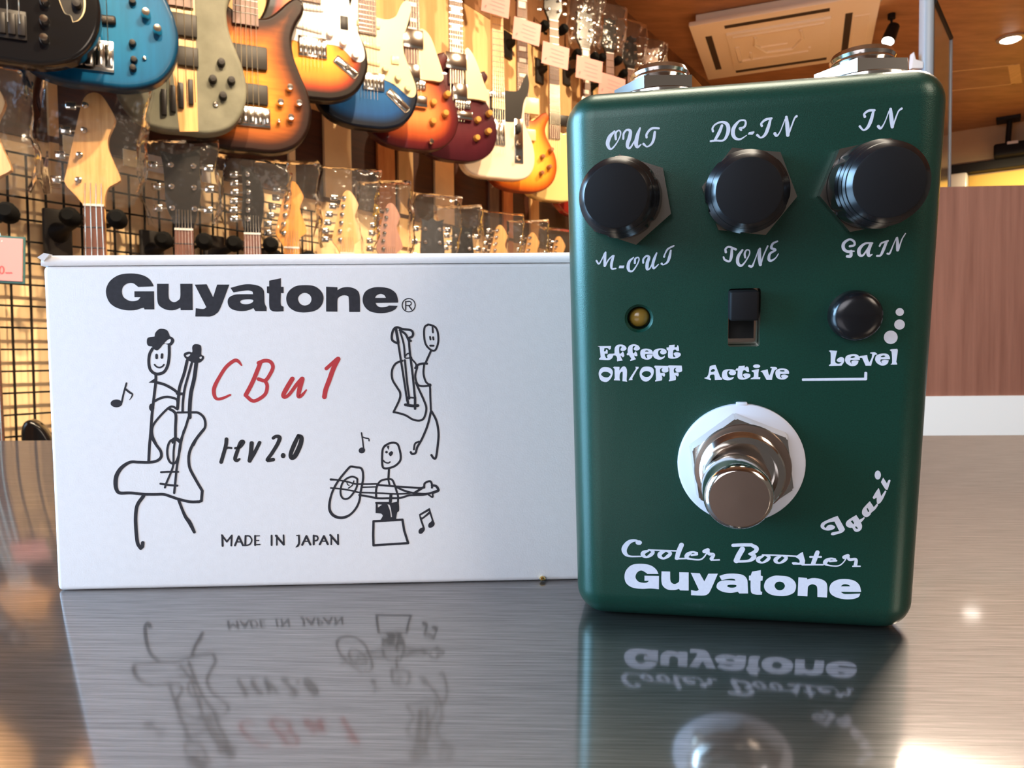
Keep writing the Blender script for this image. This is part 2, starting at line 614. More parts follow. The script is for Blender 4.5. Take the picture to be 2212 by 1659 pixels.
k.fill("1172,142! 1250,126! 1250,182! 1268,184! 1268,225! 1250,225! 1250,300 1268,315! 1268,345! 1210,347 1180,335 1172,300 1172,228! 1157,224! 1157,180! 1172,180!")
k.fill("1285,262 1300,215 1345,180 1405,172 1470,178 1515,210 1533,255 1520,305 1480,340 1410,353 1345,345 1300,312", "1363,262 1378,235 1408,223 1440,236 1453,265 1440,295 1408,307 1378,295")
k.fill("1550,182! 1625,186! 1625,205! 1660,188 1710,186 1755,205 1773,245 1775,350! 1703,350! 1700,260 1690,243 1660,240 1632,255 1625,280 1625,348! 1550,347!")
k.fill("1792,262 1810,215 1855,190 1910,185 1970,195 2012,225 2027,270 2027,288! 1878,290! 1890,310 1915,318 1950,315 1968,307! 2025,309! 2005,335 1960,353 1900,358 1840,345 1803,310", "1875,256! 1885,240 1910,230 1935,238 1947,256!")
k.pen(" ".join("%f,%f" % (2098 + 43 * math.cos(t * .3491), 305 + 44 * math.sin(t * .3491)) for t in range(19)), 7)
k.pen("2078,335 2078,280", 8).pen("2078,282 2105,280 2115,293 2105,306 2078,307", 7).pen("2098,307 2118,334", 8)
k.done('brand_print', M['ink'], box, 'bold black printed brand word with a small registered mark')

# the singer with the hat and big guitar
k = Ink(BF, 220, 690, 5.53)
k.fill("540,240 560,215 630,205! 640,160 680,118 730,112 780,130 805,175 815,200 850,220 866,255 850,290 820,312 745,292 700,340 660,370 615,350 600,325 560,318 540,290", "748,285 790,242 820,234 823,262 800,285")
k.pen("605,350 570,420 562,520 580,600 630,645 690,650 750,620 790,540 805,430 805,310", 36)
k.pen("655,425 655,460", 32).pen("720,420 717,455", 32).pen("630,540 655,565 690,575 725,560 742,540", 20)
k.pen("645,650 645,740 630,870 615,1000 600,1130 592,1240 580,1400 570,1500 560,1700", 34)
k.fill("558,755! 630,705! 655,760!")
k.pen("645,750 740,775 830,820 900,870 925,900", 34).pen("625,980 690,945 770,925 840,935 900,965 905,1070", 30)
k.dot(596, 1050, 32, 46)
k.fill("1080,330 1100,300 1140,295 1180,310 1190,350 1190,420 1215,435 1222,460 1205,490 1170,515 1110,520 1050,500 1000,465 978,430 990,400 1040,385 1080,390", "1005,430 1045,412 1055,425 1025,448", "1165,455 1190,442 1192,463 1178,473")
k.pen("1020,490 985,640 935,790 920,880 905,1060", 36).pen("1075,520 1030,680 990,830 970,980 965,1100", 30)
k.pen("1130,510 1105,700 1065,880 1050,1060 1050,1170", 46).pen("900,885 970,890", 34)
k.pen("905,1112 1030,1110", 26).pen("1080,1110 1150,1115 1210,1160 1235,1220 1232,1290 1190,1350 1130,1430 1095,1500", 30)
k.pen("905,1075 850,1042 800,1055 720,1130 650,1210 612,1270 600,1330 610,1400 650,1490", 27)
k.pen("800,1065 860,1100 885,1150 880,1300 880,1430", 34).pen("1040,1160 1000,1290 960,1400 940,1470 920,1610", 30)
k.crop(220, 930, 5.53)
k.pen("600,90 650,170 700,240 712,290 700,330 650,365 560,380 440,378 340,378,36 240,440,44 180,530,50 165,620,52 175,700,46 215,745,40 340,745,36 500,760 640,762 740,762 830,790 920,820 1050,850 1160,850! 1190,840! 1200,720! 1130,600 1060,470 1040,380 1045,270 1090,160 1150,70 1215,-10", 34)
k.pen("880,90 920,110 940,170 925,270 890,370 850,395 810,370 785,300 785,210 815,130 880,90", 27)
k.fill("830,110 880,75 940,120 925,150 880,120 845,160")
k.pen("878,0 875,100 858,250 855,400 830,490 775,620 755,680", 25).pen("980,0 945,150 920,300 895,450 880,600 865,745", 28)
k.pen("708,497 800,492 912,492", 24).pen("702,635 800,650 902,658", 26)
k.pen("500,780 430,880 408,980 405,1100 415,1250 430,1350 465,1405! 485,1385! 490,1340", 42).pen("920,835 960,940,34 1000,1030,40 1050,1100,48 1105,1212,36", 34)
k.done('hat_singer_doodle', M['ink'], box, 'black doodle of a smiling stick figure in a hat with a big guitar')

k = Ink(BF, 220, 690, 5.53)
k.dot(175, 1003, 70, 47).pen("238,990 262,880 295,762", 22).pen("287,835,26 330,870,26 365,895,20 348,940,12 330,960,6")
k.done('note_doodle', M['ink'], box)
k = Ink(BF, 680, 920, 5.9267)
k.fill([(603 + 43 * math.cos(a) * .95 + 8 * math.sin(a), 314 - 10 * math.cos(a) + 37 * math.sin(a)) for a in [i * .224 for i in range(28)]])
k.pen("625,285 612,180 598,90", 19).pen("610,142 650,155 690,165 695,190", 17)
k.done('note_doodle', M['ink'], box)
k = Ink(BF, 880, 1080, 18.4375)
k.fill("460,570! 870,320! 895,330! 1050,830 1085,910 1075,1000 1000,1080 900,1108 840,1080 830,1000 860,930 950,850 965,800 930,680 885,560! 585,790! 660,1010 695,1130 680,1220 580,1335 480,1340 445,1280 455,1200 510,1130 595,1090 590,1040 500,780 480,680", "535,640 560,600 850,440! 850,465 610,680 555,680")
k.done('note_doodle', M['ink'], box)

# handwriting
k = Ink(BF, 440, 690, 4.0963)
k.pen("335,405,14 305,370,30 270,365,32 200,420,32 140,510,32 95,600,36 92,660,34 112,700,28 160,700,26 235,668,18")
k.pen("372,670 430,560 480,440 500,385", 38).pen("485,385 540,365 590,375 613,420 590,480 545,540 485,528", 33)
k.pen("545,545 562,590 545,660 480,710 430,720 380,680", 32)
k.pen("785,525,40 740,600,42 705,668,38 720,688,30 760,660,30 820,580,34 872,525,40").pen("872,530 850,610 838,680,34 870,670,28 908,625,14", 42)
k.pen("1180,350 1130,395 1085,435", 32).pen("1190,350 1150,430 1110,540 1080,620 1068,685", 42)
k.done('red_handwriting', M['red'], box, 'red handwritten model letters')
k = Ink(BF, 440, 690, 4.0963)
k.pen("202,1060 195,1120 155,1262", 34).pen("190,1150 215,1135 245,1138", 20)
k.pen("280,1140,22 320,1130,28 352,1085,32 325,1085,26 300,1160,34 278,1230,34 295,1248,30 318,1235,18")
k.pen("425,1095 418,1180 407,1250", 38).pen("408,1250 450,1180 495,1090", 32)
k.pen("615,1050,28 640,1035,30 672,1045,36 655,1100,34 600,1190,32 562,1245,30 615,1240,34").dot(703, 1205, 21, 23)
k.pen("838,1030,32 865,1045,38 855,1110,42 810,1205,42 778,1225,36 770,1190,36 800,1110,38 838,1030,32")
k.done('black_handwriting', M['marker'], box, 'black handwritten revision number')

# the upright player
k = Ink(BF, 440, 690, 4.0963)
k.pen("1985,45 1955,70 1950,140 1965,220 2010,270 2050,270 2075,200 2072,120 2050,70 2010,50 1985,45", 18).pen("2025,65 2028,115", 16)
k.pen("2003,155 2007,178", 17).pen("2030,158 2033,178", 17).pen("2005,232 2033,232", 18)
k.pen("2010,280 1963,385", 19).pen("1872,430 1900,400 1950,390 1975,392", 20).pen("1890,420 1872,500 1890,570 1930,590 2000,585", 18)
k.pen("1950,400 1945,480 1965,550 2000,590 2005,680 2010,800", 18).pen("2012,810 1980,940 1930,1060 1890,1130 1875,1180 1845,1190 1832,1175", 20)
k.pen("1905,1080 1870,1100 1860,1150", 17).pen("2018,815 2060,900 2078,1010 2070,1120 2055,1220 2035,1228 2015,1200", 20).dot(2000, 582, 16)
k.pen("1760,365 1700,390 1667,450 1670,530 1710,600 1738,650 1732,710 1680,820! 1730,830 1790,850 1850,885 1910,895 1950,870 1970,790 1950,720 1900,610 1878,560", 19)
k.pen("1840,350 1875,390 1880,420", 15).pen("1720,200 1740,330 1770,520 1800,720", 19).pen("1740,110 1770,220 1780,330", 17)
k.pen("1780,360 1800,560 1820,700", 18).pen("1815,180 1825,300 1850,500 1870,700", 20).pen("1840,340 1780,340 1810,300 1840,340", 12)
k.pen("1785,755 1850,765 1895,762", 26).pen("1800,690 1810,760", 22).pen("1870,690 1870,790", 22).pen("1820,690 1870,695", 15)
k.pen("1710,210 1670,185 1665,140 1680,90 1710,70 1760,85 1830,95 1852,120 1845,150 1810,170 1832,190", 21).pen("1700,80 1722,205", 24).pen("1735,95 1785,130 1815,190", 20)
k.done('standing_player_doodle', M['ink'], box, 'black doodle of a thin stick figure holding an upright guitar')

# the seated player
k = Ink(BF, 680, 920, 5.9267)
k.pen("900,250 870,300 862,400 865,500 885,540 950,540 1030,510 1090,450 1100,380 1085,300 1060,235 1010,215 950,225 900,255", 28)
k.fill("920,260! 955,250! 945,310! 930,285!").dot(918, 336, 17).fill("945,355 975,325 1000,335 995,365 968,388")
k.pen("875,440 900,465 940,475 963,462", 19).pen("950,545 943,670", 28).pen("800,755 850,700 940,680 990,690 1020,750 1045,830 1065,900 1065,975", 26)
k.pen("940,680 958,760", 24).pen("800,760 785,820 785,905", 28)
k.pen("205,685,30 290,692 420,715 520,742 650,745 790,742", 22).pen("205,795 330,805 480,830 560,850 700,855 860,862 1000,870 1150,868 1250,855", 22)
k.pen("610,785 790,780", 19).pen("800,755 930,765 1040,775 1200,785 1340,795 1400,790", 26).pen("1050,785 1150,830 1270,860 1400,870 1480,862", 27)
k.pen("1270,860 1400,780", 30).pen("570,885 700,905 800,925 950,925 1100,920 1200,890 1290,885 1400,880 1510,850 1575,825", 27)
k.pen("1400,790 1405,740 1440,715 1480,710 1500,750 1500,790", 27).pen("1500,760 1550,770 1580,810 1575,832 1515,855", 32).pen("1455,880 1508,912 1508,860", 21)
k.pen("480,520 450,525 390,590 310,690 250,790 210,890 188,1000,32 193,1080,36 232,1140,38 300,1172,38 380,1170,36 460,1130 530,1050 570,960 585,860 600,780 618,680 615,590 590,540 530,530 480,520", 28)
k.pen("545,680 540,770 500,850 440,920 380,935 340,900 330,830 350,740 400,680 470,650 520,660 545,680", 25)
k.pen("410,720 420,750 440,762", 14).pen("500,705 480,760 430,797", 16).pen("975,880 968,970", 38).pen("785,985 950,985", 24)
k.fill("780,990! 800,975! 960,985 1075,965! 1080,1080 1055,1110 1040,1195! 840,1205! 870,1150 850,1122! 778,1115!", "806,1003! 862,1008! 808,1045!", "930,1003! 958,1008! 975,1060 990,1165! 975,1170! 960,1080")
k.pen("752,1220! 748,1400! 752,1528! 1195,1500! 1145,1340! 1122,1200! 900,1212! 752,1220!", 30)
k.done('seated_player_doodle', M['ink'], box, 'black doodle of a stick figure sitting on a block playing guitar')

k = Ink(BF, 460, 1140, 7.3733)
k.pen("155,288 150,125", 34).pen("142,118! 222,222! 302,122!", 28).pen("300,125 293,282", 30)
k.pen("352,280! 412,138! 478,278!", 33).pen("380,225 440,225", 20)
k.pen("520,130 515,278", 32).pen("520,130 580,132 618,190 598,252 550,278 478,280", 24)
k.pen("672,128 672,275", 32).pen("672,130 742,128", 18).pen("672,202 732,203", 18).pen("672,272 748,266", 22)
k.pen("935,124 935,276", 30).pen("1018,125 1018,274", 26).pen("1003,125 1128,268", 34).pen("1125,120 1130,270", 28)
k.pen("1335,124 1372,122", 20).pen("1370,124 1372,240 1350,288 1322,308,14", 32)
k.pen("1422,272! 1490,132! 1552,268!", 33).pen("1450,215 1530,215", 20).pen("1605,124 1605,265", 32)
k.pen("1605,128 1655,133 1672,165 1655,200 1605,208", 26).pen("1702,264! 1768,132! 1830,262!", 33).pen("1730,213 1805,213", 20)
k.pen("1885,124 1885,264", 26).pen("1870,116 1995,260", 34).pen("1992,112 1995,262", 28)
k.done('origin_print', M['ink'], box, 'small black printed capitals near the bottom edge')

tag(MB().lathe([(.0001, 0), (.0007, .0002), (.0009, .0005), (.0006, .0010), (.0001, .0012)], 12).build('metal_fleck', M['gold'], None, 60),
    'tiny brass fleck on the table below the white box', 'crumb').location = at_z(1172, 1254, 0.0003)

# ------------------------------------------------------------------ the green pedal
_py, _pl = -.1899, .1594
_pX = Vector((math.cos(_py), math.sin(_py), 0)); _pn = Vector((math.sin(_py), -math.cos(_py), 0))
PF = Frame((.01395, .16685, 0), _pX, Vector((0, 0, math.cos(_pl))) + _pn * math.sin(_pl))
PW, PT = .072, .026
PH = .1143
pedal = thing('effect_pedal', PF.mat(), 'green metal guitar effect pedal with three black knobs standing on end', 'effect pedal')
_inv = PF.mat().inverted()


def w2p(v):
    return _inv @ Vector(v)


# body: front face leaning, back plate upright, ends flat on the table and level at the top
_back = -_pn
top_z = PH * math.cos(_pl)
bm = bmesh.new()
vs = []
for u in (0, PW):
    base = PF.o + PF.X * u
    for v_, back in ((0, 0), (1, 0), (0, 1), (1, 1)):
        p = base.copy()
        if not back and v_:
            p = base + PF.Y * PH
        if back:
            p = base + _back * PT + Vector((0, 0, top_z * v_))
        vs.append(bm.verts.new(w2p(p)))
bm.faces.new([vs[i] for i in (0, 1, 3, 2)]); bm.faces.new([vs[i] for i in (4, 6, 7, 5)])
bm.faces.new([vs[i] for i in (0, 4, 5, 1)]); bm.faces.new([vs[i] for i in (2, 3, 7, 6)])
bm.faces.new([vs[i] for i in (0, 2, 6, 4)]); bm.faces.new([vs[i] for i in (1, 5, 7, 3)])
bmesh.ops.recalc_face_normals(bm, faces=list(bm.faces))
bm.verts.index_update()
ed = []
for e in bm.edges:
    i, j = sorted((e.verts[0].index, e.verts[1].index))
    if (i, j) in ((0, 1), (4, 5), (0, 4), (1, 5), (0, 2), (1, 3), (4, 6), (5, 7)):
        ed.append(e)
bmesh.ops.bevel(bm, geom=ed, offset=.0064, segments=9, affect='EDGES', profile=.5, clamp_overlap=True)
shell = MB().bm(bm).build('enclosure', M['green'], pedal, 35)

# holes for the lamp and the slide switch, cut into the shell
led_c = PF.un(1380, 688)
sw0 = PF.un(1572, 749); sw1 = PF.un(1644, 622)
cut = MB().lathe([(.0024, -.0042), (.0024, -.0006), (.0031, .0002), (.0034, .002)], 40, Matrix.Translation((led_c[0], led_c[1], 0)))
cut.rbox(sw0[0], sw1[0], sw0[1], sw1[1], -.0045, .003, .0005, 2)
cutter = cut.build('cutter', M['dark'], pedal)
md = shell.modifiers.new('cut', 'BOOLEAN'); md.object = cutter; md.operation = 'DIFFERENCE'; md.solver = 'EXACT'
bpy.context.view_layer.update()
dg = bpy.context.evaluated_depsgraph_get()
new = bpy.data.meshes.new_from_object(shell.evaluated_get(dg))
shell.modifiers.clear()
shell.data = new
bpy.data.objects.remove(cutter, do_unlink=True)
shell.data.shade_smooth(); shell.data.set_sharp_from_angle(angle=math.radians(35))

T3 = lambda u, v, n=0: Matrix.Translation((u, v, n))
lampo = MB().lathe([(.0021, -.0043), (.0021, -.0026), (.0017, -.0019), (.0008, -.0015), (.00005, -.0014)], 28, T3(*led_c)).build('indicator_lamp', M['led'], pedal, 40, 'small amber indicator lamp in a round hole')

# slide switch: plated well, black slot and slider in its upper half
sw = bpy.data.objects.new('slide_switch', None); COL.objects.link(sw); sw.parent = pedal
x0, x1, y0, y1 = sw0[0], sw1[0], sw0[1], sw1[1]
MB().box(x0 + .0001, x1 - .0001, y0 + .0001, y1 - .0001, -.0044, -.0030).build('switch_plate', M['chrome'], sw)
MB().box(x0 + .0004, x1 - .0009, y0 + .0013, y1 - .0004, -.0031, -.0026).build('slot', M['dark'], sw)
sl0 = PF.un(1576, 694, .0035); sl1 = PF.un(1641, 628, .0035)
MB().rbox(sl0[0], sl1[0], sl0[1], sl1[1], -.003, .0036, .0005, 3).build('slider', M['black_matte'], sw, 40)

# round push button
pb = PF.un(1853, 684, .003)
MB().lathe([(.0049, -.0005), (.0049, .0018), (.0046, .0027), (.0039, .0033), (.0028, .0036), (.00005, .0037)], 40, T3(*pb)).build('level_button', M['black_gloss'], pedal, 50, 'small round black push button')

# knobs with their washers and hex nuts
def knob_rad(t, r, z):
    return 1 - (.055 * max(0.0, math.cos(t * 2.5 + .4)) ** 60 + .055 * max(0.0, -math.cos(t * 2.5 + .4)) ** 60 if .003 < z < .0081 else 0)


KN = .0128
for i, ((cx, cy), r, rot, nc) in enumerate((((1330, 423), 67, .70, (1356, 432)), ((1618.5, 412), 71, -.15, (1618, 414)), ((1922, 394), 78, .16, (1880, 401)))):
    c = PF.un(cx, cy, KN)
    e = PF.un(cx + r, cy, KN)
    R_ = math.dist(c, e) * 1.02
    kn = bpy.data.objects.new('control_knob', None); COL.objects.link(kn); kn.parent = pedal
    S = R_ / .0063
    hx = [(.0089 * math.cos(rot + q * math.pi / 3), .0089 * math.sin(rot + q * math.pi / 3)) for q in range(6)]
    nb = PF.un(nc[0], nc[1], .0026)
    m = MB(); m.prism([(nb[0] + a, nb[1] + b) for a, b in hx], .0001, .0026)
    m.build('hex_nut', M['nut_metal'], kn)
    nb = (c[0] + (nb[0] - c[0]) * .55, c[1] + (nb[1] - c[1]) * .55)
    SH = Matrix(((1, 0, (c[0] - nb[0]) / KN, nb[0]), (0, 1, (c[1] - nb[1]) / KN, nb[1]), (0, 0, 1, 0), (0, 0, 0, 1)))
    prof = [(.0080, .0027), (.0086, .0031), (.0085, .0078), (.0081, .0082), (.0082, .0087), (.0082, .0094), (.0078, .0098), (.0079, .0103), (.0079, .0109), (.0075, .0113),
            (.0074, .0118), (.0068, .0124), (.0064, .0127)]
    MB().lathe([(a * S * .985, b) for a, b in prof], 120, SH @ Matrix.Rotation(rot, 4, 'Z'), knob_rad).build('knob_skirt', M['black_gloss'], kn, 30)
    MB().lathe([(.0064 * S, .0120), (.0064 * S, .0127), (.0061 * S, .0128), (.00005, .0128)], 64, T3(*c)).build('knob_cap', M['black_matte'], kn, 30)

# footswitch
fw = PF.un(1599.5, 1002, .0006)
fc = PF.un(1597, 1078, .0205)
mid = lambda t: (fw[0] + (fc[0] - fw[0]) * t, fw[1] + (fc[1] - fw[1]) * t)
fs = bpy.data.objects.new('footswitch', None); COL.objects.link(fs); fs.parent = pedal
wr = math.dist(PF.un(1461.5, 1002, .0006), PF.un(1737.5, 1002, .0006)) / 2
MB().lathe([(wr, 0.00005), (wr, .0009), (wr - .0005, .0013), (.0060, .0016)], 72, T3(*fw)).rbox(fw[0] - .0011, fw[0] + .0011, fw[1] + wr - .0008, fw[1] + wr + .0004, .0001, .0011, .0002, 2).build('nylon_washer', M['nylon'], fs, 40)
hx = [(fw[0] + .0113 * math.cos(math.radians(98 + 60 * q)), fw[1] + .0113 * math.sin(math.radians(98 + 60 * q))) for q in range(6)]
bm = bmesh.new(); vv = [bm.verts.new((a, b, .0014)) for a, b in hx]; ff = bm.faces.new(vv)
ex = bmesh.ops.extrude_face_region(bm, geom=[ff])
for q in ex['geom']:
    if isinstance(q, bmesh.types.BMVert):
        q.co.z = .0044; q.co.x = fw[0] + (q.co.x - fw[0]) * .955; q.co.y = fw[1] + (q.co.y - fw[1]) * .955
bmesh.ops.recalc_face_normals(bm, faces=list(bm.faces))
bmesh.ops.bevel(bm, geom=[e for e in bm.edges if abs(e.verts[0].co.z - e.verts[1].co.z) > .001], offset=.0003, segments=2, affect='EDGES')
MB().bm(bm).build('hex_nut', M['chrome'], fs, 30)
MB().lathe([(.0096, .0043), (.0094, .0048), (.0080, .0049)], 56, T3(*fw)).build('nut_collar', M['cap_metal'], fs, 30)
pr = [(.0082, .0047)]
z = .0050
while z < .0079:
    pr += [(.0082, z), (.0076, z + .0005), (.0082, z + .0010)]; z += .0010
pr += [(.0079, z + .0003), (.0067, z + .0004), (.0065, z - .002)]
MB().lathe(pr, 64, T3(*mid(.16))).build('threaded_bushing', M['chrome'], fs, 20)
MB().lathe([(.0057, .005), (.0057, .0122)], 48, T3(*mid(.5))).build('plunger_shaft', M['cap_metal'], fs, 30)
cr = math.dist(PF.un(1521, 1078, .0205), PF.un(1674, 1078, .0205)) / 2
cap = MB().lathe([(.0052, .0118), (cr - .0004, .0119), (cr, .0124), (cr + .0001, .0145), (cr + .0001, .0190), (cr - .0001, .0198), (cr - .0005, .0203), (cr - .0009, .0205)], 72, T3(*fc), cap=False).build('plunger_cap', M['chrome'], fs, 40)
MB().lathe([(cr - .0009, .0205), (.00005, .02055)], 72, T3(*fc), cap=False).build('cap_face', M['cap_metal'], fs)

# jacks on the top end
for (px, r0, lab) in ((1425, .0060, 0), (1862, .0062, 1)):
    jk = bpy.data.objects.new('top_jack', None); COL.objects.link(jk); jk.parent = pedal
    r = ray(px, 150)
    pl = PF.o - _back * .001
    t = (pl - CAM).dot(_back) / r.dot(_back)
    p = CAM + r * t
    X3 = Matrix.Translation(w2p(Vector((p.x, p.y, top_z)))) @ PF.mat().to_3x3().inverted().to_4x4()
    MB().lathe([(.0108, -.001), (.0108, .0009), (.0100, .0014), (.006, .0016)], 48, X3).build('washer', M['chrome'], jk, 30)
    hx = [(.0098 * math.cos(q * math.pi / 3), .0098 * math.sin(q * math.pi / 3)) for q in range(6)]
    MB().prism(hx, .0014, .0040, xf=X3).build('hex_nut', M['chrome'], jk)
    MB().lathe([(.0062, .0038), (.0063, .0044), (.0060, .0050), (.0063, .0056), (.0060, .0062), (.0063, .0068), (.0058, .0078), (.0044, .0079), (.0044, .004)], 40, X3).build('threaded_bushing', M['chrome'], jk, 25)

# ---- printing on the pedal
def pink(): return Ink(PF, 0, 0, 1)


k = pink().crop(1330, 1150, 4.0218)
k.fill("372,360! 350,320 300,285 220,272 140,283 90,330 76,390 95,445 150,480 230,490 300,487 375,493! 376,378! 250,376! 250,420! 290,420! 270,435 235,437 195,425 172,390 185,350 220,330 255,345 275,360!")
k.fill("398,338! 473,340! 475,415 490,440 515,448 545,432 552,410 552,345! 634,347! 634,505! 560,503! 550,490! 510,500 450,495 410,465 397,420")
k.fill("652,350! 730,355! 770,425! 805,358! 888,358! 825,500 800,535 760,548 655,545! 655,500! 700,508 722,498!")
k.fill("900,378! 960,360 1040,358 1105,370 1140,405 1147,460 1150,530! 1075,530! 1060,515! 1000,525 930,515 880,485 880,450 905,425 960,415 1040,418! 1030,405 990,402 920,415!", "968,468 985,455 1045,457 1040,475 1000,480")
k.fill("1185,340! 1260,327! 1260,375! 1278,380! 1275,418! 1258,420! 1258,505 1272,515! 1270,540! 1220,540 1180,525 1172,480 1172,418! 1157,415! 1158,375! 1172,375!")
k.fill("1288,465 1310,410 1370,378 1430,376 1500,385 1550,420 1567,465 1550,520 1490,548 1420,552 1350,540 1305,510", "1380,462 1395,435 1425,427 1455,437 1470,465 1455,492 1425,502 1395,492")
k.fill("1587,390! 1660,395! 1665,408! 1710,396 1770,402 1820,425 1838,470 1835,565! 1752,560! 1750,480 1735,458 1705,450 1675,465 1668,490 1665,555! 1580,550!")
k.fill("1855,490 1875,440 1930,410 2000,405 2070,418 2115,455 2130,505 2130,517! 1955,515! 1975,530 2010,535 2125,530! 2110,560 2060,578 1990,580 1920,565 1870,535", "1955,468! 1975,452 2005,450 2030,460 2035,468!")
k.done('brand_print', M['silver_ink'], pedal, 'bold silver brand word near the bottom of the face')
k = pink().crop(1330, 1150, 4.0218)
k.pen("210,98,20 175,70,20 115,85,36 75,140,46 85,185,34 125,207,16 220,208,12").dot(200, 88, 28, 20)
k.pen("285,158,16 242,175,34 238,198,36 268,214,18 305,195,30 325,168,26 295,152,14").pen("285,152 400,156 525,160", 13)
k.pen("430,162,16 388,182,36 383,208,34 415,226,18 455,205,30 475,178,26 440,160,14").pen("572,108,40 548,165,40 532,222,36").pen("520,228 610,226", 14)
k.pen("705,178,20 665,170,18 628,190,36 615,215,32 650,230,16 730,236,14 770,210,12 800,160,10").pen("660,196 706,190", 20)
k.pen("800,152,34 770,165,34").pen("800,150,24 810,185,28 850,192,26 832,228,32").pen("830,240 900,238", 14)
k.pen("1020,112 1100,108 1180,108", 30).pen("1100,145 1068,200 1048,245", 46).pen("1180,110,30 1222,135,36 1212,165,34 1160,187,18").pen("1160,187,18 1200,200,36 1192,225,38 1150,247,24 1048,252,22")
k.pen("1285,202,14 1242,225,34 1238,246,32 1272,262,16 1315,240,28 1332,214,26 1300,196,14").pen("1275,195 1400,198 1575,207", 14)
k.pen("1435,206,14 1395,228,34 1390,250,32 1420,266,16 1462,245,28 1482,218,26 1450,202,14")
k.fill("1560,212! 1595,185! 1625,168! 1632,200! 1645,245! 1640,280! 1540,280! 1530,262 1560,258 1595,262 1592,235").pen("1620,280 1705,280", 14)
k.pen("1752,172,36 1732,225,38 1715,270,36").pen("1690,212 1782,212", 18).pen("1690,279 1800,280", 14)
k.pen("1905,232,18 1868,226,18 1830,245,36 1818,268,30 1852,286,14 1930,290,12 1975,262,10 2010,210,10").pen("1860,250 1915,245", 18)
k.pen("2015,202,34 1985,215,34").pen("2015,200,22 2030,235,26 2085,234,26 2082,285,30").pen("2060,293 2122,293", 13)
k.done('name_print', M['silver_ink'], pedal, 'silver script product name above the brand word')

k = pink().crop(1280, 220, 5.2667)
k.pen("250,335,20 195,400,44 172,480,44 205,538,24 260,490,16 310,400,14 318,345,18 295,325,16 262,360,26 265,425,26")
k.pen("350,420,24 355,360,24 390,320,24 430,335,36 420,410,44 400,470,44 400,515,32 430,522,22 475,450,16").pen("540,300,20 512,380,42 495,470,46 510,515,30 552,485,12")
k.pen("615,405,26 615,370,26 650,320,26 690,300,26 755,302,22").pen("708,345,28 697,420,32 670,480,26 620,510,16 580,480,28")
k.done('jack_print', M['silver_ink'], pedal, 'silver word OUT')
k = pink().crop(1280, 220, 5.2667)
k.pen("1370,335,26 1365,300,22 1400,255,20 1470,230,26 1530,255,40 1545,320,44 1520,400,34 1480,440,22 1400,440,22 1345,447,24").pen("1472,270,30 1440,350,38 1395,432,30")
k.pen("1690,320,26 1672,300,20 1720,290,26 1742,250,24 1730,212,20 1670,218,22 1610,290,42 1597,360,44 1622,412,34 1680,425,22 1752,382,9")
k.fill("1780,345! 1838,335! 1842,348! 1820,375! 1765,372!")
k.crop(1500, 220, 4.8087)
k.pen("700,250,26 695,225,22 740,185,26 800,172,24").pen("790,185,24 765,270,36 735,340,32 690,372,18 652,345,26")
k.pen("835,330,32 855,352,24 890,310,12 942,180,12").pen("955,158,28 965,250,42 970,345,38").pen("975,345,18 1010,250,16 1040,172,18 1060,150,26")
k.done('jack_print', M['silver_ink'], pedal, 'silver word DC-IN')
k = pink().crop(1500, 220, 4.8087)
k.pen("1770,155,28 1765,125,22 1810,92,26 1870,88,24").pen("1860,95,24 1835,190,36 1800,265,32 1755,293,18 1717,255,24")
k.pen("1910,255,32 1935,275,24 1975,215,12 2022,95,12").pen("2037,75,28 2045,170,42 2055,260,34").pen("2060,260,16 2090,170,16 2120,97,16 2152,70,24")
k.done('jack_print', M['silver_ink'], pedal, 'silver word IN')
k = pink().crop(1280, 500, 11.06)
k.pen("95,700,44 150,772,40 215,680,28 290,520,36").pen("312,500,40 297,620,66 290,820,58").pen("300,825,40 380,680,32 480,580,34").pen("508,580,40 472,680,64 450,800,64 462,888,46 555,885,34")
k.fill("640,815! 760,815! 745,878! 625,878!")
k.pen("980,620,28 880,720,66 850,850,78 880,940,56 960,940,38 1060,800,32 1110,680,32 1090,620,30 1020,655,46 1010,752,52")
k.pen("1210,745,48 1215,660,46 1290,585,46 1350,620,66 1310,740,78 1300,860,76 1312,912,44 1370,880,32 1420,780,26").pen("1532,515,36 1480,640,66 1440,780,68 1458,878,52 1510,850,34 1575,785,26")
k.pen("1710,605,48 1730,540,34 1800,420,44 1940,342,38").pen("1870,455,40 1840,600,68 1790,730,54 1690,795,26 1652,770,54")
k.done('knob_print', M['silver_ink'], pedal, 'silver word M-OUT')
k = pink().crop(1540, 500, 5.0273)
k.pen("140,225,26 137,190,22 175,167,22 248,195,26").pen("205,198,26 200,270,32 180,322,24 130,308,22 115,278,18")
k.pen("320,202,22 275,270,34 270,340,34 305,372,26 350,330,16 395,250,14 395,207,14 365,202,16 345,240,22 350,282,22")
k.pen("395,375,26 425,378,24 455,310,12 497,195,14").pen("510,188,24 505,280,38 515,360,34").pen("520,358,16 550,260,14 595,158,18")
k.pen("700,107,18 650,132,24 635,180,28 680,200,22 620,240,26 607,300,32 632,318,24 680,288,14 710,243,10")
k.done('knob_print', M['silver_ink'], pedal, 'silver word TONE')
k = pink().crop(1540, 500, 5.0273)
k.pen("1487,160,26 1535,148,24 1530,107,24 1480,87,24 1420,130,34 1420,190,34 1470,222,26 1500,210,22").pen("1500,215,30 1495,265,36 1458,270,30").pen("1462,212,16 1532,215,16")
k.pen("1732,127,18 1650,132,24 1590,190,38 1590,250,34 1630,258,22 1690,170,14").pen("1715,133,36 1685,220,38 1695,263,32 1728,250,12")
k.pen("1810,158,20 1830,127,20 1900,102,20").pen("1885,112,28 1850,200,32 1820,258,24 1782,265,22").pen("1895,240,22 1920,235,20 1960,140,12 1992,68,12")
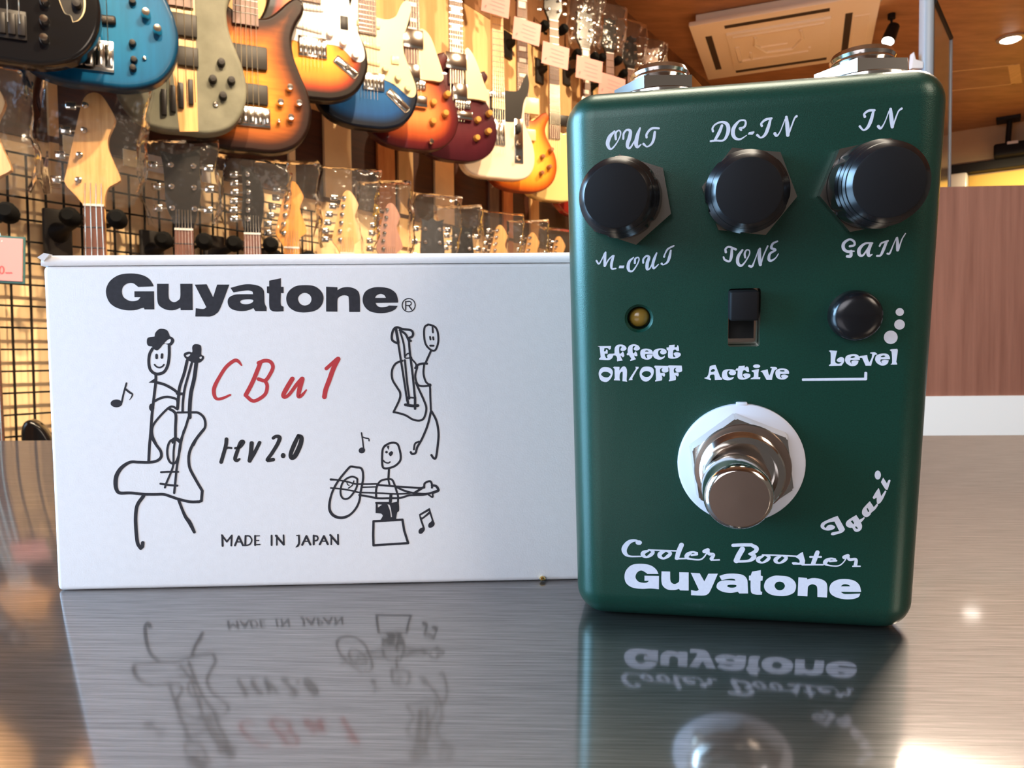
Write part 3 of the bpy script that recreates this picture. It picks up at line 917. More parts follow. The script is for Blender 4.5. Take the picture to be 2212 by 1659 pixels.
k.pen("2000,68,20 2005,140,34 2005,202,32").pen("2015,200,14 2050,90,14 2090,22,12")
k.done('knob_print', M['silver_ink'], pedal, 'silver word GAIN')

k = pink().crop(1280, 735, 10.533)
k.fill("115,135! 420,130! 415,190! 385,220! 345,180 270,180! 258,250! 295,250 310,205! 345,230! 345,305! 275,305! 285,360 315,405 345,400! 330,355 370,312 450,305! 470,345 450,400 400,440 330,450 150,440! 148,415! 185,385! 160,150!")
k.fill("440,308! 500,300! 505,180 550,115 620,95 700,105 760,150 770,200 720,240 660,240 635,210 670,145! 620,140 605,200 610,290 630,310! 690,255! 715,300 720,360 690,390! 650,350! 640,355 660,410 685,460! 560,480! 555,445 560,420 545,370 520,345! 450,345!")
k.fill("775,315! 800,280! 800,200 830,130 890,97 960,90 1040,120 1080,180 1050,220 990,235 935,200 975,130! 920,140 910,200 915,280 935,300! 980,250! 1010,290 1020,350 990,365! 945,345! 960,390 990,430! 860,475! 855,450 880,420 850,370 830,340! 785,340!")
k.fill("1085,300 1100,230 1160,195 1240,190 1320,210 1365,250 1370,310! 1200,312! 1195,350 1215,395 1250,410! 1230,350 1260,325 1370,322! 1360,370 1320,420 1250,442 1170,430 1110,390", "1190,258! 1210,235 1250,232 1280,262!")
k.fill("1370,310 1390,240 1450,200 1540,185 1630,195 1680,240 1680,290 1620,320 1560,310 1535,270 1570,215! 1510,230 1490,290 1510,350 1560,385 1610,370 1645,345! 1640,385 1580,430 1500,440 1420,410 1380,360")
k.fill("1680,165! 1735,160! 1745,110! 1870,100! 1865,160! 1915,155! 1935,105! 1960,150 1970,240! 1920,245! 1890,215 1840,225 1830,300 1840,380 1890,380! 1845,310 1880,275 1950,275 2000,300 2000,350 1930,400 1820,420 1740,405 1715,360 1720,230! 1690,225!")
k.fill("140,780 160,680 220,620 310,610 400,630 455,690 460,760 420,860 340,940 260,945 180,900", "195,780 230,730 290,715 360,730 410,775 370,830 320,845 250,830")
k.fill("465,620! 490,600! 615,605! 610,690! 670,610 730,595 770,640 785,720 775,900! 790,945! 680,930! 685,740 665,715 625,760 615,850 628,915! 485,910! 490,880! 505,870! 500,650!")
k.fill("975,600! 1050,605! 1045,640! 1020,660! 905,860! 910,905! 820,910! 840,870! 985,650!")
k.fill("1070,760 1090,680 1140,615 1220,598 1310,605 1375,640 1395,710 1370,810 1300,900 1220,940 1140,915 1090,850", "1120,765 1165,715 1230,700 1295,715 1330,765 1290,820 1220,835 1160,815")
FT = "1400,605! 1415,575! 1715,580! 1725,650 1720,710 1650,735 1590,715 1570,670 1600,630! 1550,645 1535,690 1545,745! 1630,740 1650,790 1630,830! 1570,795! 1585,850 1580,910! 1425,940! 1425,910! 1445,895! 1435,640!"
k.fill(FT).fill([(x + 312, y - 5) for x, y in outline(FT)])
k.done('lamp_print', M['silver_ink'], pedal, 'silver words Effect ON/OFF')
CT = "522,770 545,700 610,665 700,660 790,670 838,720 830,770 780,795 710,785 675,740 715,690! 660,695 640,750 655,820 700,850 760,840 790,830! 785,860 730,900 640,910 560,890 525,840"
ET = "970,380 990,320 1060,285 1150,275 1220,290 1260,340 1265,390! 1080,392! 1075,430 1115,485! 1095,430 1130,405 1180,400 1240,410! 1220,470 1160,510 1080,510 1010,470 975,420"
EH = "1075,345! 1100,322 1150,315 1170,335 1120,350"
k = pink().crop(1510, 735, 10.533)
k.fill("250,590 300,570 375,560! 480,830! 525,870 520,900! 360,905! 350,800 330,780 260,790 240,850! 275,880! 265,910! 120,865! 130,850! 180,830 215,760 240,620", "268,690 310,655 355,665 355,700 310,718 275,715")
k.fill(CT)
k.fill("820,690! 850,640! 885,640! 905,585! 1040,575! 1040,625! 1085,595! 1125,620 1140,720! 1100,725! 1040,680 1000,700 985,770 1000,840 1050,855! 1000,790 1040,755 1110,755 1165,780 1160,830 1100,870 1010,895 920,885 875,830 880,690! 830,690!")
k.fill("1195,690! 1290,665! 1365,655! 1350,750! 1350,835! 1395,840! 1390,885! 1165,885! 1190,860 1240,830 1245,740 1200,710!").fill(ellipse(1310, 590, 82, 42))
k.fill("1395,710! 1430,690! 1560,660! 1580,760! 1605,800! 1660,640! 1620,630! 1625,605! 1750,610 1780,650! 1720,690 1690,760 1665,860 1660,900! 1535,900! 1440,730!")
k.fill("1735,750 1760,680 1830,645 1920,640 2000,660 2045,710 2045,765! 1850,768! 1845,820 1870,855 1890,855! 1865,810 1900,785 1960,780 2030,810! 2010,850 1940,890 1850,890 1770,850", "1835,700! 1850,685 1930,682 1945,705 1900,712")
k.done('switch_print', M['silver_ink'], pedal, 'silver word Active')
k = pink().crop(1720, 735, 9.2167)
k.fill("645,210! 680,200! 815,210! 795,280 775,380 780,440 820,465 870,460 910,430! 860,435 805,410 830,360 890,335 945,355 950,430 900,505! 655,512! 650,495! 685,470! 685,300 680,240!")
k.fill(ET, EH)
k.fill("1245,345! 1260,315! 1410,295! 1425,370 1455,440! 1500,350 1510,270! 1465,260! 1480,240! 1570,240 1615,280! 1560,300 1520,400 1490,505! 1380,505! 1310,350!")
k.fill([(x + 600, y - 12) for x, y in outline(ET)], [(x + 600, y - 12) for x, y in outline(EH)])
k.fill("1860,195! 1890,175! 2010,170! 2020,210 2005,330 1990,430! 2010,470! 2005,485! 1880,485! 1880,470! 1905,450 1905,330 1895,225!")
k.fill("112,783! 118,760! 1350,745! 1355,640! 1372,626! 1402,632! 1412,645! 1410,780! 1395,797! 120,808!")
k.done('button_print', M['silver_ink'], pedal, 'silver word Level over a bent silver line')
k = pink()
k.fill(ellipse(1943.5, 674, 9, 8.5)).fill(ellipse(1943, 701, 11.5, 11)).fill(ellipse(1924, 728.5, 15, 14.5))
k.done('level_dots', M['silver_ink'], pedal, 'three silver dots rising in size')
k = pink().crop(1740, 1000, 9.218)
k.fill("600,1065 640,1055! 770,1290 780,1330 750,1370 690,1400 550,1440! 510,1430 510,1400 540,1380 670,1355! 575,1165! 480,1180 400,1215 370,1260 400,1290 440,1245 510,1230 575,1255 585,1290 540,1325 450,1345 370,1330 310,1290 300,1240 330,1190 400,1150 500,1105")
k.fill("1010,1035! 1075,1130! 1130,1100 1165,1075! 1180,1095! 1130,1160 1100,1180! 1125,1250 1110,1320 1050,1365 980,1360 930,1290! 880,1290 820,1260 800,1210 830,1150 900,1100", "900,1160! 935,1140! 970,1195! 950,1220!", "990,1270 1010,1265 1045,1305 1005,1305")
k.fill("1280,760! 1360,880! 1410,820 1435,805! 1445,840! 1390,920 1310,990 1290,1030 1230,1075 1180,1070 1130,1020 1125,960 1150,900 1220,820", "1215,905! 1235,895! 1270,960! 1245,980!")
k.fill("1455,495! 1480,560 1505,660! 1585,545! 1610,565! 1550,700 1500,780 1450,820! 1420,790 1415,690! 1360,720! 1335,690! 1390,590")
k.fill("1545,290! 1620,405! 1645,350 1665,335 1690,350 1660,450 1635,530! 1600,530 1560,480 1500,380!").fill(ellipse(1438, 240, 62, 90))
k.done('signature_print', M['silver_ink'], pedal, 'small silver word running up at an angle')

# ------------------------------------------------------------------ the shop
WD = Vector((.5634, .8262, 0))        # along the guitar wall, away from the camera
WN = Vector((.8262, -.5634, 0))       # out of the guitar wall into the shop
ZC, ZF = 2.10, -.90


def wall_pt(t, d=0.0, z=0.0, c=2.36):
    """t metres along the guitar wall, d metres out from its surface"""
    p = Vector((-c, 0, 0)) + WD * t + WN * d
    return Vector((p.x, p.y, z))


WM = Matrix(((WD.x, 0, WN.x, -2.36), (WD.y, 0, WN.y, 0), (0, 1, 0, 0), (0, 0, 0, 1)))   # local x along wall, y up, z out of it
# (x along, y up) -> z = x cross y points to WN
M['wall_cream'] = pm('cream painted board', (.88, .64, .36), .6, noise=.12, nscale=9)
M['wall_tan'] = wood('tan wall board', (.60, .37, .16), (.72, .47, .22), (14, 1.2, 1), .5)
M['wall_dark'] = wood('dark red brown board', (.030, .008, .005), (.060, .016, .008), (1.5, 24, 1), .45)
M['wall_brown'] = wood('brown wood board', (.17, .075, .03), (.27, .125, .055), (3, 1.4, 2), .5)
M['ceil'] = wood('brown ceiling panel', (.30, .14, .06), (.44, .22, .10), (1.4, 5, 2), .5)
M['floor'] = wood('brown floor', (.26, .15, .085), (.36, .21, .12), (2, 12, 1), .4)
M['farwall'] = pm('beige plaster', (.50, .33, .19), .8, noise=.12, nscale=5)


def wallslab(name, t0, t1, z0, z1, mat, d0=-.05, d1=0.0):
    o = MB().box(t0, t1, z0, z1, d0, d1).build(name, mat)
    o.matrix_world = WM
    return structure(o)


wl = MB(); wl.box(1.15, 9.35, ZF, .60, -.06, 0); wl.cur = 1; wl.box(1.15, 9.35, .60, .885, -.06, .004)
wl.cur = 2; wl.box(1.15, 9.35, .885, 1.55, -.06, 0); wl.cur = 3; wl.box(1.15, 9.35, 1.55, ZC, -.06, .003)
wl = wl.build('wall_left', [M['wall_cream'], M['wall_dark'], M['wall_tan'], M['wall_brown']])
wl.matrix_world = WM; structure(wl)


def wall_t(px, d=0.0, c=2.36):
    """distance along the guitar wall of the point seen in a photo column, d in front of the wall"""
    r = ray(px, 700)
    o = Vector((-c, 0, 0)) + WN * d
    # CAM + r*s on plane through o with normal WN
    s = (o - CAM).dot(WN) / r.dot(WN)
    p = CAM + r * s
    return (p - Vector((-c, 0, 0))).dot(WD)


def wall_z(px, py, d=0.0, c=2.36):
    r = ray(px, py); o = Vector((-c, 0, 0)) + WN * d
    s = (o - CAM).dot(WN) / r.dot(WN)
    return (CAM + r * s).z


# upright battens on the dark band
n_ = 1
for (xa, xb, mt) in ((708, 765, 'wall_cream'), (632, 645, 'wall_cream'), (822, 858, 'wall_orange'), (866, 897, 'wall_tan'), (944, 984, 'wall_cream'), (1060, 1080, 'grey_wood'), (1090, 1110, 'wall_orange'), (1148, 1166, 'wall_tan'), (120, 140, 'wall_tan')):
    if mt == 'wall_orange' and mt not in M:
        M[mt] = wood('orange veneer', (.52, .17, .05), (.70, .30, .10), (12, 2, 1), .45)
    if mt == 'grey_wood' and mt not in M:
        M[mt] = wood('grey brown batten', (.13, .09, .07), (.2, .14, .11), (12, 2, 1), .5)
    ta, tb = wall_t(xa, .012), wall_t(xb, .012)
    o = MB().box(ta, tb, .48, .886, -.002, .014).build('trim_%d' % n_, M[mt]); n_ += 1
    o.matrix_world = WM; structure(o)
# rail along the lower edge of the dark band
o = MB().box(1.2, 9.3, .588, .602, -.002, .016).build('trim_%d' % n_, M['wall_dark']); o.matrix_world = WM; structure(o)

# floor, ceiling, far wall
structure(MB().box(-6, 7, -4.5, 12, ZF - .05, ZF).build('floor', M['floor']))
ce = MB().box(-6, 7, -4.5, 12, ZC, ZC + .05).build('ceiling', M['ceil']); structure(ce)
fwp = at_z(2100, 279, ZC)
FX, FN = Vector((.8262, -.5634, 0)), Vector((-.5634, -.8262, 0))
FM = Matrix(((FX.x, 0, FN.x, fwp.x), (FX.y, 0, FN.y, fwp.y), (0, 1, 0, 0), (0, 0, 0, 1)))   # local x right, y up, z into the shop
FF = Frame((fwp.x, fwp.y, 0), FX, (0, 0, 1))
o = MB().box(-1.75, 5.0, ZF, ZC, -.06, 0).build('wall_back', M['farwall']); o.matrix_world = FM; structure(o)
zr = FF.un(2140, 362)[1]

# ------------------------------------------------------------------ guitars
OUT = {
 'strat': "0,0 60,4 110,24 143,62 160,112 156,162 137,205 119,240 112,275 121,310 138,345 137,372 120,384 100,370 78,345 55,328 31,322! -31,322! -60,345 -90,375 -110,405 -130,428 -147,423 -152,395 -140,350 -123,300 -118,265 -128,225 -148,185 -163,140 -164,95 -148,52 -113,20 -60,3",
 'lp': "0,0 60,3 113,21 150,58 166,110 160,160 138,205 118,240 112,268 120,296 131,322 118,342! 95,333 72,312 50,300 30,305! 29,352! -29,354! -60,358 -105,345 -127,312 -125,275 -117,243 -132,208 -158,165 -167,112 -152,60 -113,20 -60,3",
 'tele': "0,0 85,2 132,20 157,60 161,110 150,160 130,200 118,240 118,275 127,308 120,338 100,348 80,338 62,316 31,305! 30,338! -30,342! -70,347 -113,335 -133,300 -130,265 -119,235 -127,200 -150,155 -160,110 -156,60 -131,20 -85,2",
 'bass': "0,0 65,1 120,22 154,65 166,118 158,170 138,220 122,265 118,310 130,350 149,385 149,413 130,423 105,405 80,378 55,358 32,352! -32,365! -60,385 -90,430 -115,480 -140,503 -157,493 -160,455 -146,395 -129,335 -128,290 -145,240 -164,180 -169,122 -154,64 -118,20 -65,1",
}
HEAD = {
 'six': "-21,0! -30,18 -43,38 -40,64 -16,160 -6,186 5,193 16,188 28,170 36,152 34,142 26,120 27,105 35,82 43,52 38,42 24,30 20,14 21,0!",
 'pbass': "-21,0! -35,20 -56,47 -51,80 -22,210 -10,241 6,251 22,246 37,222 47,200 45,185 33,155 32,130 42,100 54,66 50,56 30,42 22,20 21,0!",
 'three': "-22,0! -25,16 -38,42 -43,62 -37,150 -42,172! -16,166 0,176 16,166 42,172! 37,150 43,62 38,42 25,16 22,0!",
 'angular': "-21,0! -26,24 -40,60 -44,150 -52,196! -10,188 42,206! 40,150 41,90 30,36 21,0!",
 'blade': "-20,0! -26,50 -22,110 -24,182! 0,172 20,150 32,110 30,60 24,25 20,0!",
}


def mm(txt, n=6):
    return [(x / 1000, y / 1000) for x, y in outline(txt, n)]


def body_mesh(poly, t, r, dome=0.0, step=.009):
    """solid guitar body: rounded-over rim, optional arched top; stores distance from rim as 'rim'"""
    n = len(poly)
    ar = sum(poly[i][0] * poly[(i + 1) % n][1] - poly[(i + 1) % n][0] * poly[i][1] for i in range(n))
    if ar < 0:
        poly = poly[::-1]
    # resample
    P = []
    for i in range(n):
        a, b = Vector(poly[i]), Vector(poly[(i + 1) % n])
        L = (b - a).length
        k = max(1, int(L / .008))
        P += [a.lerp(b, q / k) for q in range(k)]
    n = len(P)

    def dist(p):
        best = 9
        for i in range(n):
            a, b = P[i], P[(i + 1) % n]
            ab = b - a
            tt = max(0, min(1, (p - a).dot(ab) / max(ab.length_squared, 1e-12)))
            best = min(best, (a + ab * tt - p).length)
        return best

    def inside(p):
        c = False
        for i in range(n):
            a, b = P[i], P[(i + 1) % n]
            if (a.y > p.y) != (b.y > p.y) and p.x < (b.x - a.x) * (p.y - a.y) / (b.y - a.y) + a.x:
                c = not c
        return c
    # rim strip: rings inset along smoothed normals
    NRM = []
    for i in range(n):
        d = P[(i + 2) % n] - P[i - 2]
        d.normalize(); NRM.append(Vector((-d.y, d.x)))
    OFF = (0, .035, .13, .29, .5, .75, 1.0)
    inner = [P[i] + NRM[i] * r for i in range(n)]
    pts = [(q, r) for q in inner]
    xs = [p.x for p in P]; ys = [p.y for p in P]
    y = min(ys) + step
    row = 0
    while y < max(ys):
        x = min(xs) + (step / 2 if row % 2 else 0)
        while x < max(xs):
            q = Vector((x, y))
            if inside(q):
                dd = dist(q)
                if dd > r * 1.7:
                    pts.append((q, dd))
            x += step * 1.6
        y += step * 1.4; row += 1
    vs, es, fs, ov, oe, of = delaunay_2d_cdt([p for p, d in pts], [(i, (i + 1) % n) for i in range(n)], [], 1, 1e-6)
    rim = []
    z = []
    nv0 = len(vs)
    for v in vs:
        d = min(dist(v), .2) if True else 0
        rim.append(d)
        zz = 0.0
        if dome:
            zz += -dome * (1 - min(1, d / .11)) ** 2
        z.append(zz)
    m = MB()
    nv = len(vs)
    m.add([(v.x, v.y, zz) for v, zz in zip(vs, z)], [])
    for f in fs:
        a, b, c = (vs[i] for i in f[:3])
        cr = (b.x - a.x) * (c.y - a.y) - (b.y - a.y) * (c.x - a.x)
        m.f.append(list(f) if cr > 0 else list(reversed(f))); m.mi.append(0)
    # back: rim loop down to the back plane
    rb = []
    zr_ = -dome * (1 - r / .11) ** 2 if dome else 0.0
    for e in OFF:
        rb.append(len(m.v))
        for i in range(n):
            q = P[i] + NRM[i] * r * e
            m.v.append((q.x, q.y, zr_ - r * (1 - math.sqrt(max(0, 1 - (1 - e) ** 2)))))
            rim.append(e * r)
    for a_, b_ in zip(rb[:-1], rb[1:]):
        for i in range(n):
            j = (i + 1) % n
            m.f.append([a_ + i, a_ + j, b_ + j, b_ + i]); m.mi.append(0)
    b0 = len(m.v)
    for p in P:
        m.v.append((p.x, p.y, -t + .006))
    b1 = len(m.v)
    cxy = Vector((0, 0))
    for p in P:
        q = p.lerp(Vector((0, .15)), .03)
        m.v.append((q.x, q.y, -t))
    for i in range(n):
        j = (i + 1) % n
        m.f.append([rb[0] + i, b0 + i, b0 + j, rb[0] + j]); m.mi.append(0)
        m.f.append([b0 + i, b1 + i, b1 + j, b0 + j]); m.mi.append(0)
    for tr in tessellate_polygon([[Vector((m.v[b1 + i][0], m.v[b1 + i][1], 0)) for i in range(n)]]):
        a, b, c = (Vector(m.v[b1 + i]) for i in tr)
        cr = (b.x - a.x) * (c.y - a.y) - (b.y - a.y) * (c.x - a.x)
        m.f.append([b1 + i for i in (tr if cr < 0 else tr[::-1])]); m.mi.append(0)
    return m, rim + [0.0] * (2 * n)


_body_cache = {}


def make_body(kind, mat, parent, t=.044, r=.009, dome=0.0, sx=1.0):
    key = (kind, t, r, dome, sx)
    if key not in _body_cache:
        _body_cache[key] = body_mesh([(x * sx, y) for x, y in mm(OUT[kind], 5)], t, r, dome)
    m, rim = _body_cache[key]
    o = m.build('body', mat, parent, 40)
    at = o.data.attributes.new('rim', 'FLOAT', 'POINT')
    at.data.foreach_set('value', [d / .12 for d in rim])
    return o


M['burst3'] = burst_mat('three tone sunburst', [(0.0, (.004, .002, .0015)), (.17, (.008, .003, .002)), (.30, (.26, .028, .006)), (.5, (.66, .16, .014)), (.85, (.80, .31, .025))], .1)
M['burst_bass'] = burst_mat('amber sunburst flame', [(0.0, (.004, .002, .0015)), (.18, (.03, .008, .004)), (.42, (.30, .075, .010)), (.85, (.64, .24, .025))], .1, .5)
M['burst_cherry'] = burst_mat('cherry sunburst', [(0.0, (.035, .004, .006)), (.2, (.10, .009, .010)), (.45, (.42, .075, .018)), (.85, (.66, .22, .06))], .12)
M['burst_honey'] = burst_mat('honey sunburst', [(0.0, (.20, .03, .006)), (.12, (.48, .10, .01)), (.35, (.82, .32, .03)), (.75, (.90, .47, .07))], .12)
M['wine'] = burst_mat('wine red lacquer', [(0.0, (.03, .003, .007)), (.3, (.05, .005, .011)), (.8, (.075, .008, .014))], .1)
M['lakeblue'] = burst_mat('metallic blue lacquer', [(0.0, (.002, .003, .007)), (.15, (.002, .006, .018)), (.38, (.004, .055, .19)), (.8, (.006, .08, .24))], .14)
M['turq'] = burst_mat('turquoise stained wood', [(0.0, (.001, .020, .05)), (.14, (.002, .08, .19)), (.5, (.002, .10, .235)), (.9, (.003, .115, .25))], .14, .25)
M['greywash'] = pm('grey washed matte wood', (.17, .168, .128), .6, spec=.15, noise=.35, nscale=14, col2=(.11, .11, .082))
M['jetblack'] = pm('black lacquer gloss', (.005, .005, .006), .14, spec=.35, coat=.15)
M['olympic'] = pm('aged white lacquer', (.80, .66, .52), .25, coat=1)
M['tvyellow'] = pm('pale yellow lacquer', (.80, .58, .24), .25, coat=1)
M['cherry'] = pm('cherry red lacquer', (.30, .02, .012), .15, coat=1)
M['knob_amber'] = pm('amber knob', (.52, .26, .06), .2, coat=.6)
M['knob_cream'] = pm('aged knob', (.62, .50, .28), .35)
M['block'] = pm('pearl inlay', (.78, .72, .66), .25)
M['plate'] = pm('blackened plate', (.014, .012, .012), .4, spec=.2)


class Guitar:
    def __init__(s, name, label, group, cx, by, Y, yaw, kind, mat, scale=1.0, base=None, cat='electric guitar', t=.044, r=.009, dome=0.0, sx=1.0):
        a = math.radians(yaw)
        P = at_depth(cx, by, Y) if base is None else base
        s.F = Frame(P, (math.cos(a), math.sin(a), 0), (0, 0, 1))
        s.root = thing(name, s.F.mat(), label, cat, group)
        s.k = scale
        s.bass = kind == 'bass'
        s.scale_len = .864 if s.bass else (.628 if kind == 'lp' else .648)
        s.bridge = {'strat': .098, 'lp': .150, 'tele': .105, 'bass': .082}[kind]
        s.nut = s.bridge + s.scale_len
        s.kind = kind
        s.body = make_body(kind, mat, s.root, t, r, dome, sx)
        s.heel = {'strat': .322, 'lp': .325, 'tele': .305, 'bass': .352}[kind]

    def un(s, px, py, z=0.0):
        return s.F.un(px, py, z)

    def neck(s, board, back, inlay=None, board_end=None, strings=True, width=.052, frets=True, nstr=None):
        y0 = board_end if board_end is not None else s.heel - .055
        w0, w1 = width, (.040 if s.bass else .043)
        y1 = s.nut
        m = MB()
        m.add([(-w0 / 2, y0, .001), (w0 / 2, y0, .001), (w1 / 2, y1, .001), (-w1 / 2, y1, .001),
               (-w0 / 2, y0, .0085), (w0 / 2, y0, .0085), (w1 / 2, y1, .0085), (-w1 / 2, y1, .0085)],
              [(0, 3, 2, 1), (4, 5, 6, 7), (0, 1, 5, 4), (1, 2, 6, 5), (2, 3, 7, 6), (3, 0, 4, 7)])
        fm = m
        m = MB()
        m.rbox(-w1 / 2 - .001, w1 / 2 + .001, s.heel - .02, y1, -.017, .0012, .008, 3)
        nk = m.build('neck', back, s.root, 40)
        if frets:
            m = fm
            m.cur = 1
            nf = 20 if s.bass else 21
            for i in range(1, nf + 1):
                yy = s.nut - s.scale_len * (1 - 2 ** (-i / 12))
                if yy < y0 + .004:
                    break
                w = w1 + (w0 - w1) * (y1 - yy) / (y1 - y0)
                m.box(-w / 2, w / 2, yy - .0011, yy + .0011, .0084, .0096)
        fb = fm.build('fingerboard', [board, M['chrome']], s.root)
        if inlay:
            m = MB()
            for i in (1, 3, 5, 7, 9, 12, 15, 17, 19):
                ya = s.nut - s.scale_len * (1 - 2 ** (-(i - 1) / 12)); yb = s.nut - s.scale_len * (1 - 2 ** (-i / 12))
                if yb < y0:
                    break
                d = ya - yb; c = (ya + yb) / 2
                m.box(-w1 * .36, w1 * .36, c - d * .36, c + d * .36, .0082, .0088)
            m.build('inlay', inlay, fb)
        m = MB(); m.box(-w1 / 2, w1 / 2, s.nut - .002, s.nut + .003, .0005, .0105)
        m.build('nut', M['white_pl'], s.root)
        if strings:
            ns = nstr or (4 if s.bass else 6)
            for i in range(ns):
                f = (i / (ns - 1) - .5)
                sp = (.057 if s.bass else .052)
                o = MB().tube([(f * sp, s.bridge - .012, .012), (f * w1 * .82, s.nut + .001, .0108), (f * w1 * .8, s.nut + .05, .004)], .0010 if s.bass else .0006, 5).build('string', M['string'], s.root, 60)
        return s

    def head(s, shape, mat, tuners='left', n=6, sc=1.0, key=None):
        """headstock with its machine heads; tilt back a little"""
        poly = [(x * sc, y * sc) for x, y in mm(HEAD[shape], 5)]
        H = bpy.data.objects.new('headstock_pivot', None)
        X = Matrix.Translation((0, s.nut, .001))
        m = MB(); m.prism(poly, -.013, .002, xf=X)
        hs = m.build('headstock', mat, s.root)
        h = max(y for x, y in poly)
        key = key or M['chrome']
        pos = []
        if tuners == 'left':
            for i in range(n):
                yy = h * (.22 + .66 * i / max(n - 1, 1))
                xl = min(x for x, y in poly if abs(y - yy) < h * .14)
                xl2 = -.050 * sc * (251 / 251) if shape == 'x' else None
                pos.append((xl * .62 + .006, yy, -1))
        elif tuners == 'three':
            for sg in (-1, 1):
                for i in range(n // 2):
                    pos.append((sg * .026 * sc, h * (.26 + .26 * i), sg))
        for (x, y, sg) in pos:
            mt = MB()
            mt.lathe([(.0068, 0), (.0068, .002), (.0042, .0035), (.0036, .010), (.0046, .0105), (.0046, .0115), (.0005, .012)], 14, X @ Matrix.Translation((x, y, .002)))
            edge = max((abs(px_) for px_, py_ in poly if abs(py_ - y) < .02 and px_ * sg > 0), default=.03)
            mt.tube([X @ Vector((x, y, -.009)), X @ Vector((sg * (edge + .012), y, -.009))], .0028, 8)
            mt.rbox(-.011, .011, -.009, .009, -.0032, .0032, .003, 2, X @ Matrix.Translation((sg * (edge + .020), y, -.009)))
            mt.build('tuner', key, s.root, 40)
        s.head_h = h
        return s

    # ---- fittings, placed by what the photo shows on the face of the guitar
    def rect(s, name, mat, x0, y0, x1, y1, z0=.0005, z1=.010, r=.003, label=None, sub=None):
        a = s.un(x0, y1, z1); b = s.un(x1, y0, z1)
        X0, X1 = sorted((a[0], b[0])); Y0, Y1 = sorted((a[1], b[1]))
        return MB().rbox(X0, X1, Y0, Y1, z0 - .004, z1, min(r, (X1 - X0) * .4, (Y1 - Y0) * .4, (z1 - z0 + .004) * .45), 2).build(name, mat, sub or s.root, 40, label)

    def knob(s, x, y, mat=None, r=.011, h=.016, name='knob', top=None):
        c = s.un(x, y, h * .6)
        return MB().lathe([(r * 1.05, -.004), (r * 1.05, .002), (r, .004), (r * .9, h - .002), (r * .8, h), (.0002, h + .0005)], 22, Matrix.Translation((c[0], c[1], 0))).build(name, mat or M['chrome'], s.root, 40)

    def guard(s, pix, mat, z=.0016, name='pickguard'):
        pts = [s.un(x, y, z) for x, y in outline(pix, 5)]
        return MB().prism(pts, -.003, z).build(name, mat, s.root)

    def coil(s, x0, y0, x1, y1, mat, n=6, slant=0, z=.007, pole=None):
        """single-coil pickup between two pixel points along its length, with pole pieces"""
        a = Vector(s.un(x0, y0, z)); b = Vector(s.un(x1, y1, z))
        d = (b - a); L = d.length; ang = math.atan2(d.y, d.x)
        X = Matrix.Translation((a.x, a.y, 0)) @ Matrix.Rotation(ang, 4, 'Z')
        p = MB().rbox(0, L, -.009, .009, -.003, z, .0045, 3, X).build('pickup', mat, s.root, 40)
        m = MB()
        for i in range(n):
            m.lathe([(.0025, z - .001), (.0025, z + .0006)], 10, X @ Matrix.Translation((L * (.1 + .8 * i / (n - 1)), 0, 0)))
        m.build('pole_pieces', pole or M['chrome'], p)
        return p

    def jackplate(s, x0, y0, x1, y1):
        a = Vector(s.un(x0, y0, .002)); b = Vector(s.un(x1, y1, .002))
        d = b - a; ang = math.atan2(d.y, d.x); L = d.length
        X = Matrix.Translation((a.x, a.y, 0)) @ Matrix.Rotation(ang, 4, 'Z')
        m = MB(); m.rbox(0, L, -.013, .013, -.004, .0035, .006, 3, X)
        p = m.build('jack_plate', M['chrome'], s.root, 40)
        MB().lathe([(.008, .003), (.006, .0045), (.0045, .0045), (.0045, .002)], 16, X @ Matrix.Translation((L * .55, 0, 0))).build('jack_socket', M['plate'], p, 40)

    def block_bridge(s, x0, y0, x1, y1, n=6, mat=None):
        p = s.rect('bridge', mat or M['chrome'], x0, y0, x1, y1, z1=.005, r=.0015)
        a = s.un(x0, y1, .01); b = s.un(x1, y0, .01)
        X0, X1 = sorted((a[0], b[0])); Y0, Y1 = sorted((a[1], b[1]))
        w = (X1 - X0) / n
        for i in range(n):
            MB().rbox(X0 + w * (i + .12), X0 + w * (i + .88), Y0 + (Y1 - Y0) * .15, Y1 - (Y1 - Y0) * .12, .003, .0115, .0018, 2).build('saddle', mat or M['chrome'], p, 40)


UG = 'electric guitars hanging in the top row'
YAW = 24
# 1 black bass
g = Guitar('electric_bass', 'glossy black electric bass hanging at the left end of the top row', UG, 10, 131, 1.45, YAW, 'bass', M['jetblack'], cat='electric bass')
g.neck(M['rosewood'], M['maple'], width=.06).head('pbass', M['blackhead'], n=4)
g.block_bridge(-28, 25, 56, 76, 4, M['plate'])
for y in (0, 42, 82):
    g.knob(95, y, M['chrome'], r=.0085, name='control_knob')
pg = g.guard("124,-8! 136,22 142,30 152,34 157,48! 170,44 181,30 185,10 183,-20! 150,-40!", M['cream'], .0014, 'control_plate')
MB().prism([g.un(x, y, .0022) for x, y in outline("126,-8! 137,21 143,29 153,33 158,46! 169,42 178,29 181,10 179,-20! 150,-38!", 5)], .0005, .0024).build('plate_face', M['plate'], pg)
g.knob(165, 8, M['plate'], r=.009, name='control_knob')
